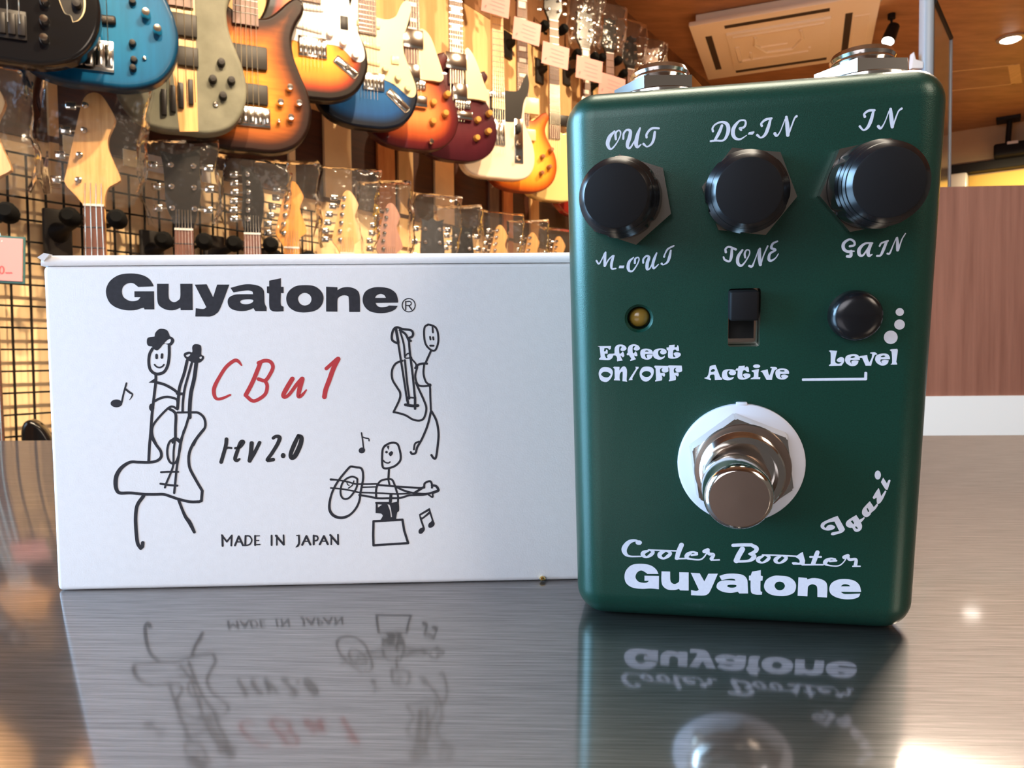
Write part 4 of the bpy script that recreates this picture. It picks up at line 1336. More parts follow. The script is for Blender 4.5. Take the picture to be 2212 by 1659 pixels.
# 2 turquoise bass
g = Guitar('electric_bass', 'turquoise blue stained electric bass hanging beside the black bass', UG, 205, 184, 1.60, YAW, 'bass', M['turq'], cat='electric bass')
g.neck(M['rosewood'], M['maple'], width=.06).head('pbass', M['maple'], n=4)
g.coil(192, 37, 250, 42, M['plate'], 4, z=.01); g.block_bridge(158, 90, 245, 146, 4)
for x, y in ((315, 28), (340, 63)):
    g.knob(x, y, M['chrome'], r=.0095, h=.02, name='control_knob')
for x, y in ((286, 2), (286, 92), (289, 128), (287, 146)):
    g.knob(x, y, M['plate'], r=.007, h=.012, name='toggle_switch')
g.knob(312, 126, M['chrome'], r=.004, h=.004, name='body_screw')
# 3 grey bass
g = Guitar('electric_bass', 'matte grey green electric bass with a pale centre stripe and black hardware', UG, 396, 284, 1.83, YAW, 'bass', M['greywash'], cat='electric bass', sx=.9)
g.guard("360,-150! 416,-150! 428,284! 388,284! 372,140!", M['maple'], .0004, 'centre_stripe')
g.neck(M['rosewood'], M['maple'], width=.06).head('pbass', M['blackhead'], n=4)
for q in ((366, 32, 425, 72), (384, 103, 428, 139)):
    g.rect('pickup', M['grey_pl'], *q, z1=.011, r=.003)
for x, y0, y1 in ((354, 192, 247), (374, 184, 240), (391, 178, 232), (412, 171, 224)):
    g.rect('single_bridge', M['plate'], x - 5, y0, x + 5, y1, z1=.010, r=.002)
for x, y in ((478, 134), (460, 170), (500, 173), (482, 206)):
    g.knob(x, y, M['plate'], r=.0095, h=.017, name='control_knob')
g.knob(466, 225, M['chrome'], r=.0065, h=.003, name='jack_socket')
# 4 amber sunburst bass
g = Guitar('electric_bass', 'amber sunburst electric bass with chrome bridge and two black pickups', UG, 537, 326, 1.98, YAW, 'bass', M['burst_bass'], cat='electric bass')
g.neck(M['rosewood'], M['maple'], width=.064, board_end=.325, nstr=5).head('pbass', M['maple'], n=4)
for q in ((500, 102, 577, 141), (510, 184, 579, 219)):
    g.rect('pickup', M['grey_pl'], *q, z1=.011, r=.004)
g.block_bridge(506, 235, 584, 269, 5)
for x, y in ((626, 189), (606, 221), (646, 223), (628, 254)):
    g.knob(x, y, M['chrome'], r=.0095, h=.019, name='control_knob')
g.knob(602, 262, M['chrome'], r=.005, h=.016, name='toggle_switch')
# 5 sunburst double cutaway
g = Guitar('electric_guitar', 'three tone sunburst electric guitar with a white pickguard and tilted jack plate', UG, 676, 214, 2.13, YAW, 'strat', M['burst3'])
g.guard("640,-60! 748,-60! 753,0 766,52 782,92 788,122 779,134 764,129 735,102 700,95 655,92 625,84! 632,60 640,20", M['white_pl'])
g.neck(M['rosewood'], M['maple'], width=.055).head('six', M['maple'])
g.coil(640, 12, 700, 19, M['white_pl'], 6, pole=M['block']); g.coil(640, 52, 697, 67, M['white_pl'], 6, pole=M['block'])
g.block_bridge(645, 84, 706, 119)
for x, y in ((713, 73), (742, 92), (768, 119)):
    g.knob(x, y, M['white_pl'], r=.0105, name='control_knob')
g.rect('selector_switch', M['plate'], 736, 36, 752, 62, z1=.004, r=.001)
g.jackplate(724, 125, 771, 165)
# 6 blue double cutaway
g = Guitar('electric_guitar', 'metallic blue electric guitar with a cream pickguard', UG, 797, 277, 2.33, YAW, 'strat', M['lakeblue'])
g.guard("740,-10! 777,-10! 777,38! 815,38! 835,42 855,35 867,10 880,1 888,15 881,50 871,85 873,115 885,150 898,187 896,207 882,208 855,185 825,170 790,165 740,165!", M['cream'])
g.neck(M['rosewood'], M['maple'], width=.055, board_end=.285).head('six', M['maple'])
g.coil(771, 48, 822, 57, M['cream'], 6, pole=M['knob_cream']); g.coil(780, 92, 823, 102, M['cream'], 6, pole=M['knob_cream']); g.coil(780, 128, 822, 138, M['cream'], 6, pole=M['knob_cream'])
g.block_bridge(784, 160, 830, 192)
for x, y in ((833, 149), (860, 168), (881, 191)):
    g.knob(x, y, M['knob_cream'], r=.0105, name='control_knob')
g.rect('selector_switch', M['knob_cream'], 846, 122, 862, 137, z1=.006, r=.001)
g.jackplate(838, 195, 882, 240)
# 7 cherry sunburst single cutaway
g = Guitar('electric_guitar', 'cherry sunburst single cutaway guitar with a cream pickguard and amber knobs', UG, 893, 321, 2.52, YAW, 'lp', M['burst_cherry'], t=.052, r=.006, dome=.010)
g.neck(M['rosewood'], M['maple'], M['block'], width=.055).head('three', M['blackhead'], 'three')
g.guard("905,68! 912,62 930,80 948,130 958,165 952,176 935,174 903,171!", M['cream'], .010)
g.rect('pickup', M['chrome'], 868, 66, 915, 100, z1=.016); g.rect('pickup', M['chrome'], 878, 140, 908, 172, z1=.016)
g.block_bridge(880, 175, 920, 190); g.rect('tailpiece', M['chrome'], 884, 208, 924, 228, z1=.016, r=.005)
for x, y in ((967, 203), (937, 220), (963, 244), (936, 261)):
    g.knob(x, y, M['knob_amber'], r=.0115, h=.018, name='control_knob')
g.knob(932, 305, M['chrome'], r=.009, h=.014, name='strap_button')
# 8 wine single cutaway
g = Guitar('electric_guitar', 'wine red single cutaway guitar with block inlays and a cream pickguard', UG, 987, 346, 2.74, YAW, 'lp', M['wine'], t=.052, r=.006, dome=.010)
g.neck(M['rosewood'], M['brownhead'], M['block'], width=.057).head('three', M['blackhead'], 'three')
g.guard("1004,108! 1012,104 1028,130 1046,180 1056,205 1052,218 1035,215 1008,212!", M['cream'], .010)
p = g.rect('pickup', M['chrome'], 963, 117, 1009, 146, z1=.016); g.rect('pickup', M['chrome'], 980, 182, 1010, 214, z1=.016)
g.block_bridge(985, 216, 1017, 232); g.rect('tailpiece', M['chrome'], 984, 242, 1022, 256, z1=.016, r=.005)
for x, y in ((1058, 244), (1033, 258), (1056, 283), (1031, 297)):
    g.knob(x, y, M['knob_amber'], r=.0115, h=.018, name='control_knob')
# 9 white tele shape
g = Guitar('electric_guitar', 'aged white slab body guitar with a black pickguard and long chrome control plate', UG, 1077, 386, 2.94, YAW, 'tele', M['olympic'])
g.guard("1058,196! 1092,196! 1118,196 1128,180 1137,161 1143,176 1141,200 1132,220 1128,245 1126,262! 1098,263 1058,256!", M['plate'])
g.neck(M['maple'], M['maple'], width=.055, board_end=.27).head('six', M['maple'])
g.rect('pickup', M['chrome'], 1058, 200, 1091, 208, z1=.010); g.block_bridge(1062, 260, 1091, 312, 3)
cp = g.rect('control_plate', M['chrome'], 1112, 258, 1130, 352, z1=.003, r=.002)
for y in (307, 341):
    g.knob(1121, y, M['chrome'], r=.0095, h=.018, name='control_knob')
g.rect('selector_switch', M['plate'], 1116, 268, 1126, 284, z1=.018, r=.002)
# 10 honey
g = Guitar('electric_guitar', 'honey amber sunburst single cutaway guitar with four dark knobs', UG, 1130, 413, 3.12, YAW, 'lp', M['burst_honey'], t=.052, r=.006, dome=.010)
g.neck(M['rosewood'], M['brownhead'], M['block'], width=.055).head('three', M['blackhead'], 'three')
g.rect('pickup', M['cream'], 1120, 213, 1165, 242, z1=.014); g.rect('pickup', M['cream'], 1120, 280, 1158, 300, z1=.014)
for x, y in ((1192, 323), (1173, 338), (1188, 360), (1171, 373)):
    g.knob(x, y, M['brownhead'], r=.0095, h=.018, name='control_knob')
# 11 pale yellow
g = Guitar('electric_guitar', 'pale yellow electric guitar half hidden behind the green pedal', UG, 1198, 434, 3.30, YAW, 'lp', M['tvyellow'], t=.05, r=.006)
g.neck(M['rosewood'], M['maple'], width=.055).head('three', M['blackhead'], 'three'); gA = g
g.rect('neck_plate', M['plate'], 1188, 250, 1230, 268, z1=.012)
# 12 red
far = []
g = Guitar('electric_guitar', 'cherry red electric guitar mostly hidden behind the corner of the pedal', UG, 1266, 470, 3.52, YAW, 'lp', M['cherry'], t=.05, r=.006)
g.neck(M['rosewood'], M['brownhead'], M['block'], width=.055).head('three', M['blackhead'], 'three'); far.append(g)
for i, (cx, Y, hd, mt, lab) in enumerate(((1318, 3.74, 'three', 'blackhead', 'guitar with a black headstock behind the second pink tag from the pedal'), (1363, 3.95, 'three', 'blackhead', 'guitar whose black headstock stands over the top left corner of the pedal'),
                                       (1409, 4.16, 'angular', 'brownhead', 'guitar with a brown headstock at the far end of the top row'))):
    g = Guitar('electric_guitar', lab, UG, 1, 1, 1, YAW, 'lp', M[('wine', 'burst_honey', 'jetblack')[i]], base=at_depth(cx, 480, Y) * Vector((1, 1, 0)).x if False else Vector((at_depth(cx, 480, Y).x, Y, .775)), t=.05, r=.006)
    g.neck(M['rosewood'], M['brownhead'], width=.055, strings=False).head(hd, M[mt], 'three'); far.append(g)

# ---- lower row: only the heads and a little neck rise over the box
LG = 'electric guitars hanging in the bottom row'
low = []
LOW = [
 # nut px, nut py, Y, kind, head, n, wood, board, body, label
 (-40, 428, 1.52, 'bass', 'pbass', 4, 'maple', 'rosewood', 'jetblack', 'guitar with a bagged maple headstock cut off by the left photo edge'),
 (204, 445, 1.68, 'bass', 'pbass', 4, 'maple', 'rosewood', 'jetblack', 'black bass with a large bagged maple headstock above the left end of the white box'),
 (398, 497, 1.89, 'lp', 'angular', 6, 'blackhead', 'rosewood', 'jetblack', 'guitar with a square black headstock in crinkled clear plastic'),
 (545, 506, 2.03, 'strat', 'blade', 6, 'blackhead', 'rosewood', 'wine', 'guitar with a pointed black headstock beside the amber maple one'),
 (630, 536, 2.17, 'strat', 'six', 6, 'maple_orange', 'maple_orange', 'burst3', 'guitar with an amber orange maple headstock and chrome posts'),
 (750, 548, 2.30, 'strat', 'six', 6, 'maple', 'maple', 'lakeblue', 'guitar with a pale maple headstock in front of the cream wall batten'),
 (842, 566, 2.46, 'strat', 'six', 6, 'brownhead', 'rosewood', 'turq', 'guitar with a red brown headstock in front of the orange batten'),
 (935, 580, 2.62, 'lp', 'three', 6, 'blackhead', 'rosewood', 'burst_cherry', 'guitar with a black headstock under a heap of crinkled plastic'),
 (1000, 590, 2.77, 'lp', 'three', 6, 'blackhead', 'rosewood', 'wine', 'guitar with a black headstock right of the heap of plastic'),
 (1078, 592, 2.95, 'strat', 'six', 6, 'maple', 'maple', 'olympic', 'guitar with a maple headstock low behind the white box near the pedal'),
 (1148, 602, 3.13, 'strat', 'six', 6, 'maple', 'maple', 'burst3', 'second maple headed guitar from the pedal in the bottom row'),
 (1205, 605, 3.30, 'strat', 'six', 6, 'maple', 'maple', 'tvyellow', 'maple headed guitar in the bottom row right beside the pedal edge'),
]
for (px, py, Y, kind, hd, n, wd, bd, bodym, lab) in LOW:
    p = at_depth(px, py, Y)
    nutl = {'bass': .082 + .864, 'lp': .150 + .628, 'strat': .098 + .648}[kind]
    g = Guitar('electric_bass' if kind == 'bass' else 'electric_guitar', lab, LG, 1, 1, 1, 18, kind, M[bodym], base=Vector((p.x, p.y, p.z - nutl)),
               cat='electric bass' if kind == 'bass' else 'electric guitar')
    if px == 204:
        g.nut += .035; g.root.location.z -= .035; g.F.o.z -= .035
    g.neck(M[bd], M[wd], width=.055, strings=True).head(hd, M[wd], 'three' if hd in ('three', 'angular') else 'left', n)
    g.px = px
    low.append(g)


# ---- clear bags pulled over the headstocks
def bag(g, label, w, h, y0=.0, seed=1, dx=0, tilt=0.0, fold=True, grp='clear plastic bags over headstocks'):
    rnd = random.Random(seed)
    NX, NY = 22, 22
    m = MB()
    z0, z1 = -.052, .034
    vs = []
    P = []
    ph = [rnd.uniform(0, 6.28) for _ in range(12)]
    for j in range(NY + 1):
        fy = j / NY
        row = []
        pinch = 1 - .2 * max(0, 1 - fy * 3.2) ** 1.5
        flatn = 1 - .93 * max(0, (fy - .93) / .07)
        for i in range(NX * 2):
            a = math.pi * i / NX
            cx_, sn = math.cos(a), math.sin(a)
            wx = w / 2 * pinch
            x = math.copysign(abs(cx_) ** .6, cx_) * wx
            zz = (z0 + z1) / 2 + math.copysign(abs(sn) ** .8, sn) * (z1 - z0) / 2 * flatn * (.55 + .45 * pinch)
            nz = sum(math.sin(ph[q] + (q + 2) * 1.9 * a + (q % 5 + 1) * 3.1 * fy) / (q + 2) for q in range(6))
            nx = sum(math.sin(ph[q + 6] + (q + 2) * 4.0 * fy + (q % 3) * a) / (q + 2) for q in range(6))
            row.append((dx + x + .005 * nx + .005 * nz * cx_, y0 + fy * h + .008 * nx * fy, zz + .006 * nz * (.3 + flatn * .7)))
        P += row
    N2 = NX * 2
    fs = []
    for j in range(NY):
        for i in range(N2):
            k = (i + 1) % N2
            fs.append((j * N2 + i, j * N2 + k, (j + 1) * N2 + k, (j + 1) * N2 + i))
    X = Matrix.Translation((0, g.nut, 0)) @ Matrix.Rotation(tilt, 4, 'Z')
    m.add(P, fs)
    o = m.build('plastic_bag', M['film'], None, 50)
    o.matrix_world = g.F.mat() @ X
    return tag(o, label, 'plastic bag', grp)


BAGS = [(0, .21, .255, 'clear bag over the maple headstock cut by the left photo edge'), (1, .215, .275, 'clear wide bag over the large maple bass headstock'),
        (2, .19, .215, 'clear crinkled bag over the square black headstock'), (3, .15, .2, 'clear bag over the pointed black headstock'),
        (4, .14, .24, 'clear bag over the amber orange headstock'), (5, .17, .25, 'clear bag over the pale maple headstock by the cream batten'),
        (6, .17, .25, 'clear bag over the red brown headstock'), (7, .17, .25, 'clear crumpled bag over the black headstock left in the heap'),
        (8, .18, .24, 'clear crumpled bag over the black headstock right in the heap'), (9, .16, .24, 'clear bag over the maple headstock low behind the box'),
        (10, .16, .23, 'clear bag over the second maple headstock from the pedal'), (11, .15, .22, 'clear bag over the maple headstock beside the pedal edge')]
for i, w, h, lab in BAGS:
    bag(low[i], lab, max(w, .185), h, .012, seed=i + 3, tilt=(-.10 if i == 1 else .06 * (-1) ** i), dx=(-.012 if i == 1 else 0))
for i, lab in ((0, 'clear bag over the black headstock of the cherry red guitar'), (1, 'clear bag over the black headstock behind the second tag'), (2, 'clear bag over the black headstock above the pedal corner'), (3, 'clear bag over the brown headstock at the far end')):
    bag(far[i], lab, .185, .24, .012, seed=40 + i, tilt=-.05)


# ---- hangers
def hanger(g, label, grp, d_grid=.0325, c=2.36, plate=True):
    """wall plate, arm and padded yoke that holds a neck just under its headstock"""
    p = g.F.o + Vector((0, 0, g.nut - .014)) - g.F.N * .012
    dist = (p - Vector((-c, 0, 0))).dot(WN)          # metres in front of the wall
    t = (p - Vector((-c, 0, 0))).dot(WD)
    mtx = WM @ Matrix.Translation((t, p.z, 0))
    h = thing('guitar_hanger', mtx, label, 'guitar hanger', grp)
    MB().rbox(-.032, .032, -.085, .030, d_grid, d_grid + .014, .004, 2).build('mount_plate', M['grey_pl'], h, 40)
    MB().tube([(0, -.025, d_grid + .01), (0, -.020, d_grid + .05), (0, -.004, dist - .045)], [.026, .011, .008], 14).build('arm', M['blackiron'], h, 50)
    inv = mtx.inverted()
    q = lambda x, y, z: inv @ (g.F.o + g.F.X * x + Vector((0, 0, g.nut + y)) + g.F.N * z)
    MB().tube([q(-.047, -.030, .012), q(-.043, -.032, -.02), q(-.018, -.036, -.045), q(.018, -.036, -.045), q(.043, -.032, -.02), q(.047, -.030, .012)], .006, 10).build('yoke', M['blackiron'], h, 50)
    for sg in (-1, 1):
        m = MB()
        m.tube([q(sg * .046, -.031, -.022), q(sg * .0465, -.030, -.006), q(sg * .047, -.028, .018), q(sg * .048, -.026, .030)], [.015, .020, .021, .012], 14)
        m.build('foam_pad', M['foam'], h, 50)
    return h


HL = ['at the left photo edge', 'holding the bass with the large maple headstock', 'holding the guitar with the square black headstock', 'holding the guitar with the pointed black headstock',
      'holding the guitar with the amber headstock', 'holding the guitar with the pale maple headstock', 'holding the guitar with the red brown headstock', 'under the left bag of the plastic heap',
      'under the right bag of the plastic heap', 'under the maple headstock low behind the box', 'under the second maple headstock from the pedal', 'under the maple headstock beside the pedal']
for g, l in zip(low, HL):
    hanger(g, 'black padded guitar hanger ' + l, 'guitar hangers of the bottom row')
hanger(gA, 'black guitar hanger of the pale yellow guitar', 'guitar hangers of the top row', .0)
for g, l in zip(far, ('cherry red guitar', 'guitar behind the second pink tag', 'guitar above the pedal corner', 'brown headed guitar')):
    hanger(g, 'black guitar hanger holding the ' + l, 'guitar hangers of the top row', .0)

# ---- wire grid on the wall
gt0, gt1 = 1.25, 3.02
m = MB()
z = -.62
while z <= .56:
    m.box(gt0, gt1, z - .0021, z + .0021, .0275, .0315); z += .0505
ztop = z - .0505
t = gt0
while t <= gt1 + .001:
    m.box(t - .0021, t + .0021, -.62, ztop + .002, .0235, .0275); t += .0405
gr = m.build('wire_grid', M['blackiron']); gr.matrix_world = WM
tag(gr, 'black wire display grid fixed on the cream wall behind the hangers', 'display grid')
m = MB()


# ---- price cards
def card(name, label, grp, P, X, w, h, mat, lines, tilt=0.0, depth=.002, backing=None):
    F = Frame(P, X, (0, 0, 1))
    Mx = F.mat() @ Matrix.Rotation(tilt, 4, 'Z')
    o = thing(name, Mx, label, 'price tag', grp)
    MB().rbox(-w / 2, w / 2, -h / 2, h / 2, -depth, 0, .0006, 1).build('card', mat, o)
    if backing:
        MB().rbox(-w / 2 - .004, w / 2 + .004, -h / 2 - .004, h / 2 + .004, -depth - .0025, -depth + .0002, .0006, 1).build('backing', backing, o)
    m = MB()
    for (x0, y0, x1, y1) in lines:
        m.ribbon([(x0 * w, y0 * h, abs(h) * .05), (x1 * w, y1 * h, abs(h) * .05)], .0004)
    m.build('printing', M['pink_ink'], o)
    return o


GX = Vector((math.cos(math.radians(YAW)), math.sin(math.radians(YAW)), 0))
LN = [(-.18, .26, .3, .22), (-.15, .08, .32, .05), (-.2, -.1, .3, -.12), (-.1, -.28, .32, -.3), (-.38, -.28, -.34, -.22), (-.34, -.22, -.36, -.33)]
for i, (x, y, Y, tl, lab) in enumerate(((1071, 8, 2.93, -.10, 'topmost pink price tag cut by the upper photo edge'), (1138, 68, 3.08, -.12, 'pink price tag on the neck of the honey sunburst guitar'),
                                      (1200, 120, 3.26, -.10, 'pink price tag on the neck of the pale yellow guitar'), (1273, 150, 3.48, -.08, 'pink price tag on the neck of the cherry red guitar'),
                                      (1322, 187, 3.70, -.12, 'pink price tag just over the top left corner of the pedal'))):
    card('price_tag', lab, 'pink price tags on the top row', at_depth(x, y, Y * .98), GX, 58 * Y / 1601 / .93, 46 * Y / 1601, M['pink'], LN, tl)
# tag at the left edge
P = at_depth(6, 560, 1.42)
o = card('price_tag', 'pink price tag on dark teal card at the left photo edge', 'price tags of the bottom row', P, Vector((.96, .28, 0)), 74 * 1.42 / 1601, 92 * 1.42 / 1601, M['pink'], [], -.04, backing=M['teal'])
m = MB(); F = Frame(P, Vector((.96, .28, 0)), (0, 0, 1))
inv = (F.mat() @ Matrix.Rotation(-.04, 4, 'Z')).inverted()


def tagpt(px, py):
    r = ray(px, py); t = (F.o - CAM).dot(F.N) / r.dot(F.N)
    q = inv @ (CAM + r * t)
    return (q.x, q.y)


for pts, w in (([(4 + 4.5 * math.cos(a), 583 + 8 * math.sin(a)) for a in [q * .45 for q in range(15)]], 2.2), ([(-12 + 4.5 * math.cos(a), 583 + 8 * math.sin(a)) for a in [q * .45 for q in range(15)]], 2.2)):
    q = [tagpt(*p) for p in pts]; m.ribbon([(x, y, w * 1.42 / 1601) for x, y in q], .0006)
for x in (13, 18, 23):
    m.ribbon([(*tagpt(x, 589), .002), (*tagpt(x + 3, 590), .002)], .0006)
m.build('figures', M['redtxt'], o, None, 'red price figures')
MB().tube([inv @ (P + F.Y * .034), inv @ (P + F.Y * .10 + Vector((-.03, .02, 0)))], .0006, 5).build('tag_string', M['string'], o)
# lower tag seen only in the table's reflection is the same card

# paper labels clipped along the rail under the dark band
for i, (xa, xb, mt, lab) in enumerate(((150, 228, 'paper', 'cream paper label on the wall rail under the turquoise bass'), (278, 330, 'paper', 'cream paper label on the rail right of the large maple headstock'),
                                   (332, 382, 'white_pl', 'white paper label on the rail under the grey bass'), (446, 464, 'white_pl', 'narrow white label on the rail under the amber bass'), (465, 492, 'paper', 'yellow paper label on the rail under the amber bass'))):
    ta, tb = wall_t(xa, .02), wall_t(xb, .02)
    zc = .575
    o = MB().rbox(-(tb - ta) / 2, (tb - ta) / 2, -.018, .026, 0, .0025, .0006, 1).build('shelf_label', M[mt])
    o.matrix_world = WM @ Matrix.Translation(((ta + tb) / 2, zc + .01, .0158))
    tag(o, lab, 'label', 'paper labels along the wall rail')

# ------------------------------------------------------------------ ceiling fittings
# air conditioner cassette
ac_z = 2.02
A = at_z(1458, 66, ac_z); B = at_z(1872, -8, ac_z); Cc = at_z(1905, 120, ac_z); Dd = at_z(1555, 168, ac_z)
ctr = (A + B + Cc + Dd) / 4
ax = ((B - A) + (Cc - Dd)).normalized(); ay = Vector((-ax.y, ax.x, 0))
wx = ((B - A).length + (Cc - Dd).length) / 4; wy = ((Dd - A).length + (Cc - B).length) / 4
ACM = Matrix(((ax.x, ay.x, 0, ctr.x), (ax.y, ay.y, 0, ctr.y), (0, 0, 1, ac_z), (0, 0, 0, 1)))
M['ac'] = pm('warm white plastic', (.95, .86, .70), .45)
M['ac_dark'] = pm('dark vent', (.05, .035, .025), .6)
ac = thing('air_conditioner', ACM, 'beige ceiling cassette air conditioner with a raised grille panel', 'air conditioner')
MB().rbox(-wx, wx, -wy, wy, 0, .03, .008, 2).build('panel', M['ac'], ac, 40)
MB().rbox(-wx * .93, wx * .93, -wy * .93, wy * .93, .028, ZC - ac_z, .004, 1).build('casing', M['ac'], ac, 40)
MB().rbox(-wx * .62, wx * .52, -wy * .62, wy * .62, -.016, .004, .006, 2).build('grille', M['ac'], ac, 40)
m = MB()
for (x0, x1, y0, y1) in ((-wx * .55, wx * .45, -wy * .55, -wy * .50), (-wx * .55, wx * .30, wy * .30, wy * .35), (-wx * .28, wx * .05, -wy * .08, -wy * .02), (-wx * .55, -wx * .50, -wy * .2, wy * .34), (-wx * .40, -wx * .37, wy * .05, wy * .30), (wx * .28, wx * .31, wy * .18, wy * .33)):
    m.rbox(x0, x1, y0, y1, -.024, -.012, .003, 1)
m.tube([(-wx * .30, -wy * .45, -.02), (-wx * .32, -wy * .18, -.02), (-wx * .20, wy * .12, -.02), (wx * .1, wy * .14, -.02), (wx * .22, -wy * .15, -.02), (wx * .2, -wy * .45, -.02)], .010, 8)
m.build('grille_ribs', M['ac'], ac, 40)
for (x0, x1, y0, y1) in ((-wx * .62, wx * .5, -wy * .86, -wy * .76), (-wx * .62, wx * .5, wy * .76, wy * .86), (wx * .66, wx * .74, -wy * .62, wy * .62), (-wx * .86, -wx * .78, -wy * .62, wy * .62)):
    MB().rbox(x0, x1, y0, y1, -.001, .006, .002, 1).build('air_slot', M['ac_dark'], ac)
MB().rbox(wx * .76, wx * .92, -wy * .5, wy * .45, -.004, .004, .002, 1).build('cover_plate', M['ac'], ac, 40)

M['lampglow'] = pm('lit lamp', (1, .9, .75), .4, emit=(1, .92, .82), estr=14)
M['chrome_ring'] = pm('pale lamp ring', (.5, .42, .34), .3, metal=.6)


def downlight(px, py, label, r=.055):
    p = at_z(px, py, ZC - .012)
    o = thing('ceiling_downlight', Matrix.Translation((p.x, p.y, ZC)), label, 'downlight', 'ceiling downlights')
    MB().lathe([(r * 1.35, 0), (r * 1.35, -.008), (r, -.014), (r, -.004)], 32, cap=False).build('ring', M['chrome_ring'], o, 40)
    MB().lathe([(r, -.006), (r * .7, -.022), (r * .3, -.03), (.001, -.032)], 28).build('lamp', M['lampglow'], o, 60)
    return p


downlight(2183, 86, 'bright downlight in the brown ceiling by the right photo edge', .06)
downlight(1875, 3, 'bright downlight beside the air conditioner at the upper photo edge', .06)

# black track spotlights; the ones over the guitar wall light it
def track_spot(p, aim, label, energy, light=True, on=True):
    d = (Vector(aim) - Vector(p)).normalized()
    o = thing('track_spotlight', Matrix.Translation((p[0], p[1], ZC)), label, 'spotlight', 'black track spotlights')
    m = MB(); m.lathe([(.022, 0), (.022, -.03)], 18); m.tube([(0, 0, -.02), (0, 0, -.10)], .007, 10)
    m.build('mount', M['blackiron'], o, 40)
    a = Vector((0, 0, -.11))
    MB().tube([a - d * .05, a - d * .045, a + d * .07], [.02, .034, .040], 20).build('can', M['blackiron'], o, 40)
    q = a + d * .0705
    X = Matrix.Translation(q) @ d.to_track_quat('Z', 'Y').to_matrix().to_4x4()
    MB().lathe([(.034, 0), (.02, .004), (.0005, .005)], 20, X).build('lamp', M['lampglow'], o, 60)
    if light:
        w = Vector((p[0], p[1], ZC)) + q + d * .012
        spot('spotlight_beam', w, Vector(aim), energy, WARM, 78, .7, .03)
    return o


TS = 'black track spotlight on the ceiling '
for i, (t, dd, en) in enumerate(((1.3, 1.9, 500), (2.2, 1.9, 440), (3.2, 1.8, 320), (4.2, 1.6, 290), (5.4, 1.5, 200))):
    p = wall_pt(t, dd)
    track_spot(p, wall_pt(t + .25, .05, .70 if i > 1 else .45), TS + ('lighting the black bass', 'lighting the sunburst bass', 'lighting the wine red guitar', 'lighting the honey guitar', 'near the far wall')[i], en)
p = at_z(1926, 30, ZC)
track_spot(p, p + Vector((-.5, -.3, -1)), TS + 'right of the air conditioner', 20)

# access hatch frame on the ceiling
q = [at_z(x, y, ZC - .003) for x, y in ((2030, 158), (2190, 141), (2196, 181), (2030, 199))]
m = MB()
for a, b, w in ((q[0], q[1], .008), (q[1], q[2], .035), (q[2], q[3], .008)):
    d = (b - a).normalized(); nn = Vector((-d.y, d.x, 0)) * w
    m.add([a - nn, b - nn, b + nn, a + nn, a - nn + Vector((0, 0, .004)), b - nn + Vector((0, 0, .004)), b + nn + Vector((0, 0, .004)), a + nn + Vector((0, 0, .004))],
          [(0, 1, 2, 3), (4, 7, 6, 5), (0, 4, 5, 1), (2, 6, 7, 3), (1, 5, 6, 2), (0, 3, 7, 4)])
o = m.build('trim_20', M['wall_tan']); structure(o)

# ------------------------------------------------------------------ far wall: speaker, rail, lit shelf
x, y = FF.un(2195, 322)
sp = thing('wall_speaker', FM @ Matrix.Translation((x, y, .0)), 'black box speaker hanging from a bracket by the far wall', 'speaker')
a = FF.un(2146, 340, .25); b = FF.un(2250, 298, .25)
X0, X1, Y0, Y1 = a[0] - x, b[0] - x, a[1] - y, b[1] - y
MB().rbox(X0, X1, Y0, Y1, .12, .28, .02, 3).build('cabinet', M['black_matte'], sp, 40)
MB().rbox((X0 * .45 + X1 * .55) - .09, (X0 * .45 + X1 * .55) - .01, -.012, .012, .278, .283, .002, 1).build('badge', M['white_pl'], sp, 40, 'small pale maker badge')
m = MB(); yt = ZC - y
bx_ = FF.un(2178, 285, .2)[0] - x
m.tube([(bx_, Y1 - .02, .2), (bx_, Y1 + .05, .2), (bx_ + .01, yt - .02, .2)], .022, 10); m.rbox(bx_ - .09, bx_ + .09, yt - .03, yt, .12, .28, .004, 1)
m.build('bracket', M['blackiron'], sp, 40)
# black rail and the yellow lit shelf back below it
a = FF.un(2100, 373, .1); b = FF.un(2100, 353, .1)
o = MB().rbox(a[0] - .5, 4.8, a[1], b[1], 0.001, .14, .008, 2).build('shelf_rail', M['blackiron']); o.matrix_world = FM
tag(o, 'long black shelf rail along the far wall above the lit yellow shelf', 'shelf rail')
M['yellowback'] = pm('yellow board', (.88, .56, .12), .6)
o = MB().rbox(FF.un(2092, 390, .02)[0], 4.7, .75, a[1] - .012, .003, .02, .003, 1).build('lit_board', M['yellowback']); o.matrix_world = FM
tag(o, 'bright yellow lit board under the black rail on the far wall', 'wall board')
area('shelf_light', FM @ Vector((1.2, a[1] - .03, .5)), FM @ Vector((1.2, .9, 0)), 2.2, .05, 22, (1, .8, .45))
c0 = FF.un(2064, 410, .3); c1 = FF.un(2090, 372, .3)
o = MB().rbox(c0[0] - .15, c1[0], .2, c1[1], .1, .32, .02, 3).build('paper_roll', M['white_pl'], None, 40); o.matrix_world = FM
tag(o, 'pale rounded cabinet top at the left end of the lit yellow shelf', 'cabinet')

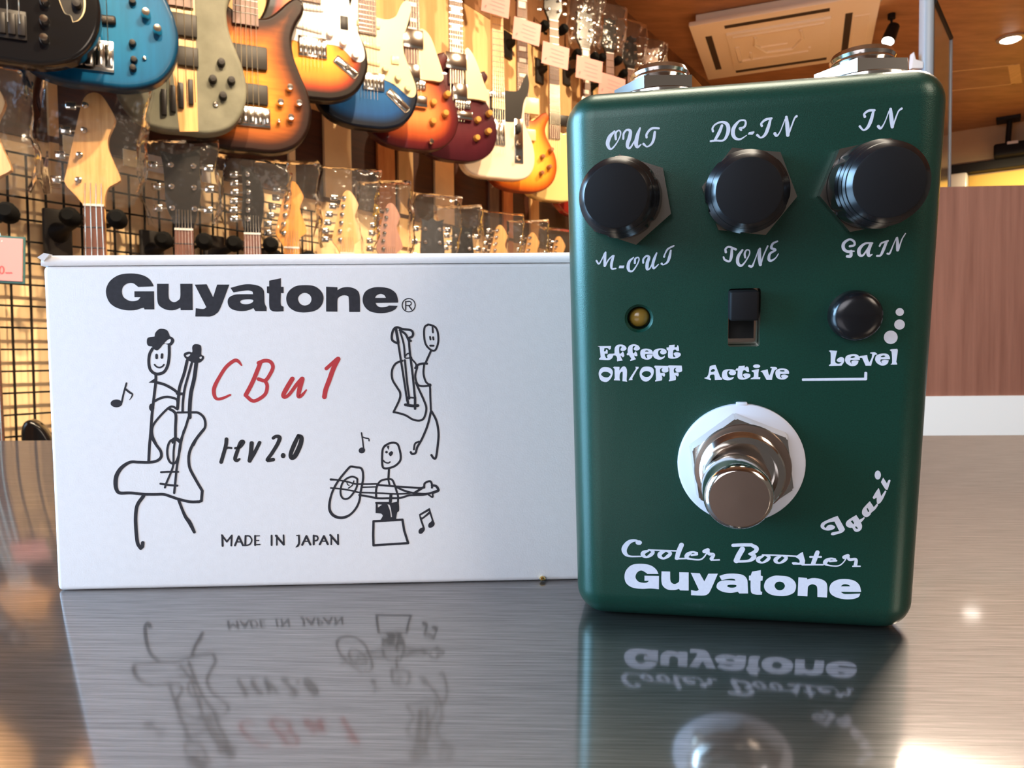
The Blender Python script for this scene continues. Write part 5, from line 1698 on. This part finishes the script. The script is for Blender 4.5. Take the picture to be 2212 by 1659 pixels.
# ------------------------------------------------------------------ wood counter behind the table, with a screen on it
CYD = 1.22
ct = thing('wood_counter', Matrix.Translation((.55, CYD, ZF)), 'reddish wood panelled counter with a white base behind the steel table', 'counter')
ztop = at_depth(2130, 405, CYD).z; zw = at_depth(2130, 854, CYD).z
M['counter'] = wood('reddish walnut veneer', (.20, .072, .042), (.29, .115, .070), (26, 26, 1.1), .5)
M['whitebase'] = pm('white laminate', (.80, .77, .70), .5)
rz = Matrix.Rotation(-.05, 4, 'Z')
MB().box(0, 1.5, 0, .45, zw - ZF, ztop - ZF, rz).build('front_panel', M['counter'], ct)
MB().box(-.002, 1.5, -.004, .44, .0, zw - ZF, rz).build('base_panel', M['whitebase'], ct)
# framed screen standing on the counter
gy = CYD + .03
p0 = at_depth(2000, 300, gy)
sc_ = thing('counter_screen', Matrix.Translation((p0.x, gy, ztop)) @ Matrix.Rotation(math.radians(0), 4, 'Z'), 'clear acrylic counter screen with a pale metal post above the pedal', 'counter screen')
M['post'] = pm('pale anodised metal', (.38, .43, .48), .4, metal=.4)
M['smoke'] = pm('smoky acrylic', (.35, .27, .2), .08, trans=.75, spec=.5)
hpost = .75
wp = 22 * gy / FPX
MB().rbox(-wp / 2, wp / 2, -.008, .012, 0, hpost, .004, 2).build('post', M['post'], sc_, 40)
e0 = at_depth(2013, 300, gy); e1 = at_depth(2049, 300, gy * 1.118)
d0 = Vector((e0.x - p0.x, 0, 0)); d1 = Vector((e1.x - p0.x, gy * .118, 0))
zt = at_depth(2012, 2, gy).z - ztop
m = MB(); th = Vector((.002, -.001, 0))
v = [d0, d1, d1 + Vector((0, 0, zt)), d0 + Vector((0, 0, zt))]
m.add([a - th for a in v] + [a + th for a in v], [(0, 3, 2, 1), (4, 5, 6, 7), (0, 1, 5, 4), (1, 2, 6, 5), (2, 3, 7, 6), (3, 0, 4, 7)])
m.build('pane', M['smoke'], sc_)
MB().tube([d0 + Vector((0, 0, zt)), d1 + Vector((0, 0, zt))], .006, 8).build('top_rail', M['blackiron'], sc_, 40)
MB().tube([d1, d1 + Vector((0, 0, zt + .004))], .005, 8).build('edge_rail', M['post'], sc_, 40)
q0 = at_depth(1966, 150, gy); q1 = at_depth(1990, 118, gy)
MB().prism([(q0.x - p0.x, q0.z - ztop), (q1.x - p0.x, q0.z - ztop), (q1.x - p0.x, q1.z - ztop - .014), (q0.x - p0.x + .006, q1.z - ztop - .010), (q0.x - p0.x + .003, q1.z - ztop + .002)], -.006, .006,
           xf=Matrix(((1, 0, 0, 0), (0, 0, 1, 0), (0, 1, 0, 0), (0, 0, 0, 1)))).build('clip', M['white_pl'], sc_)
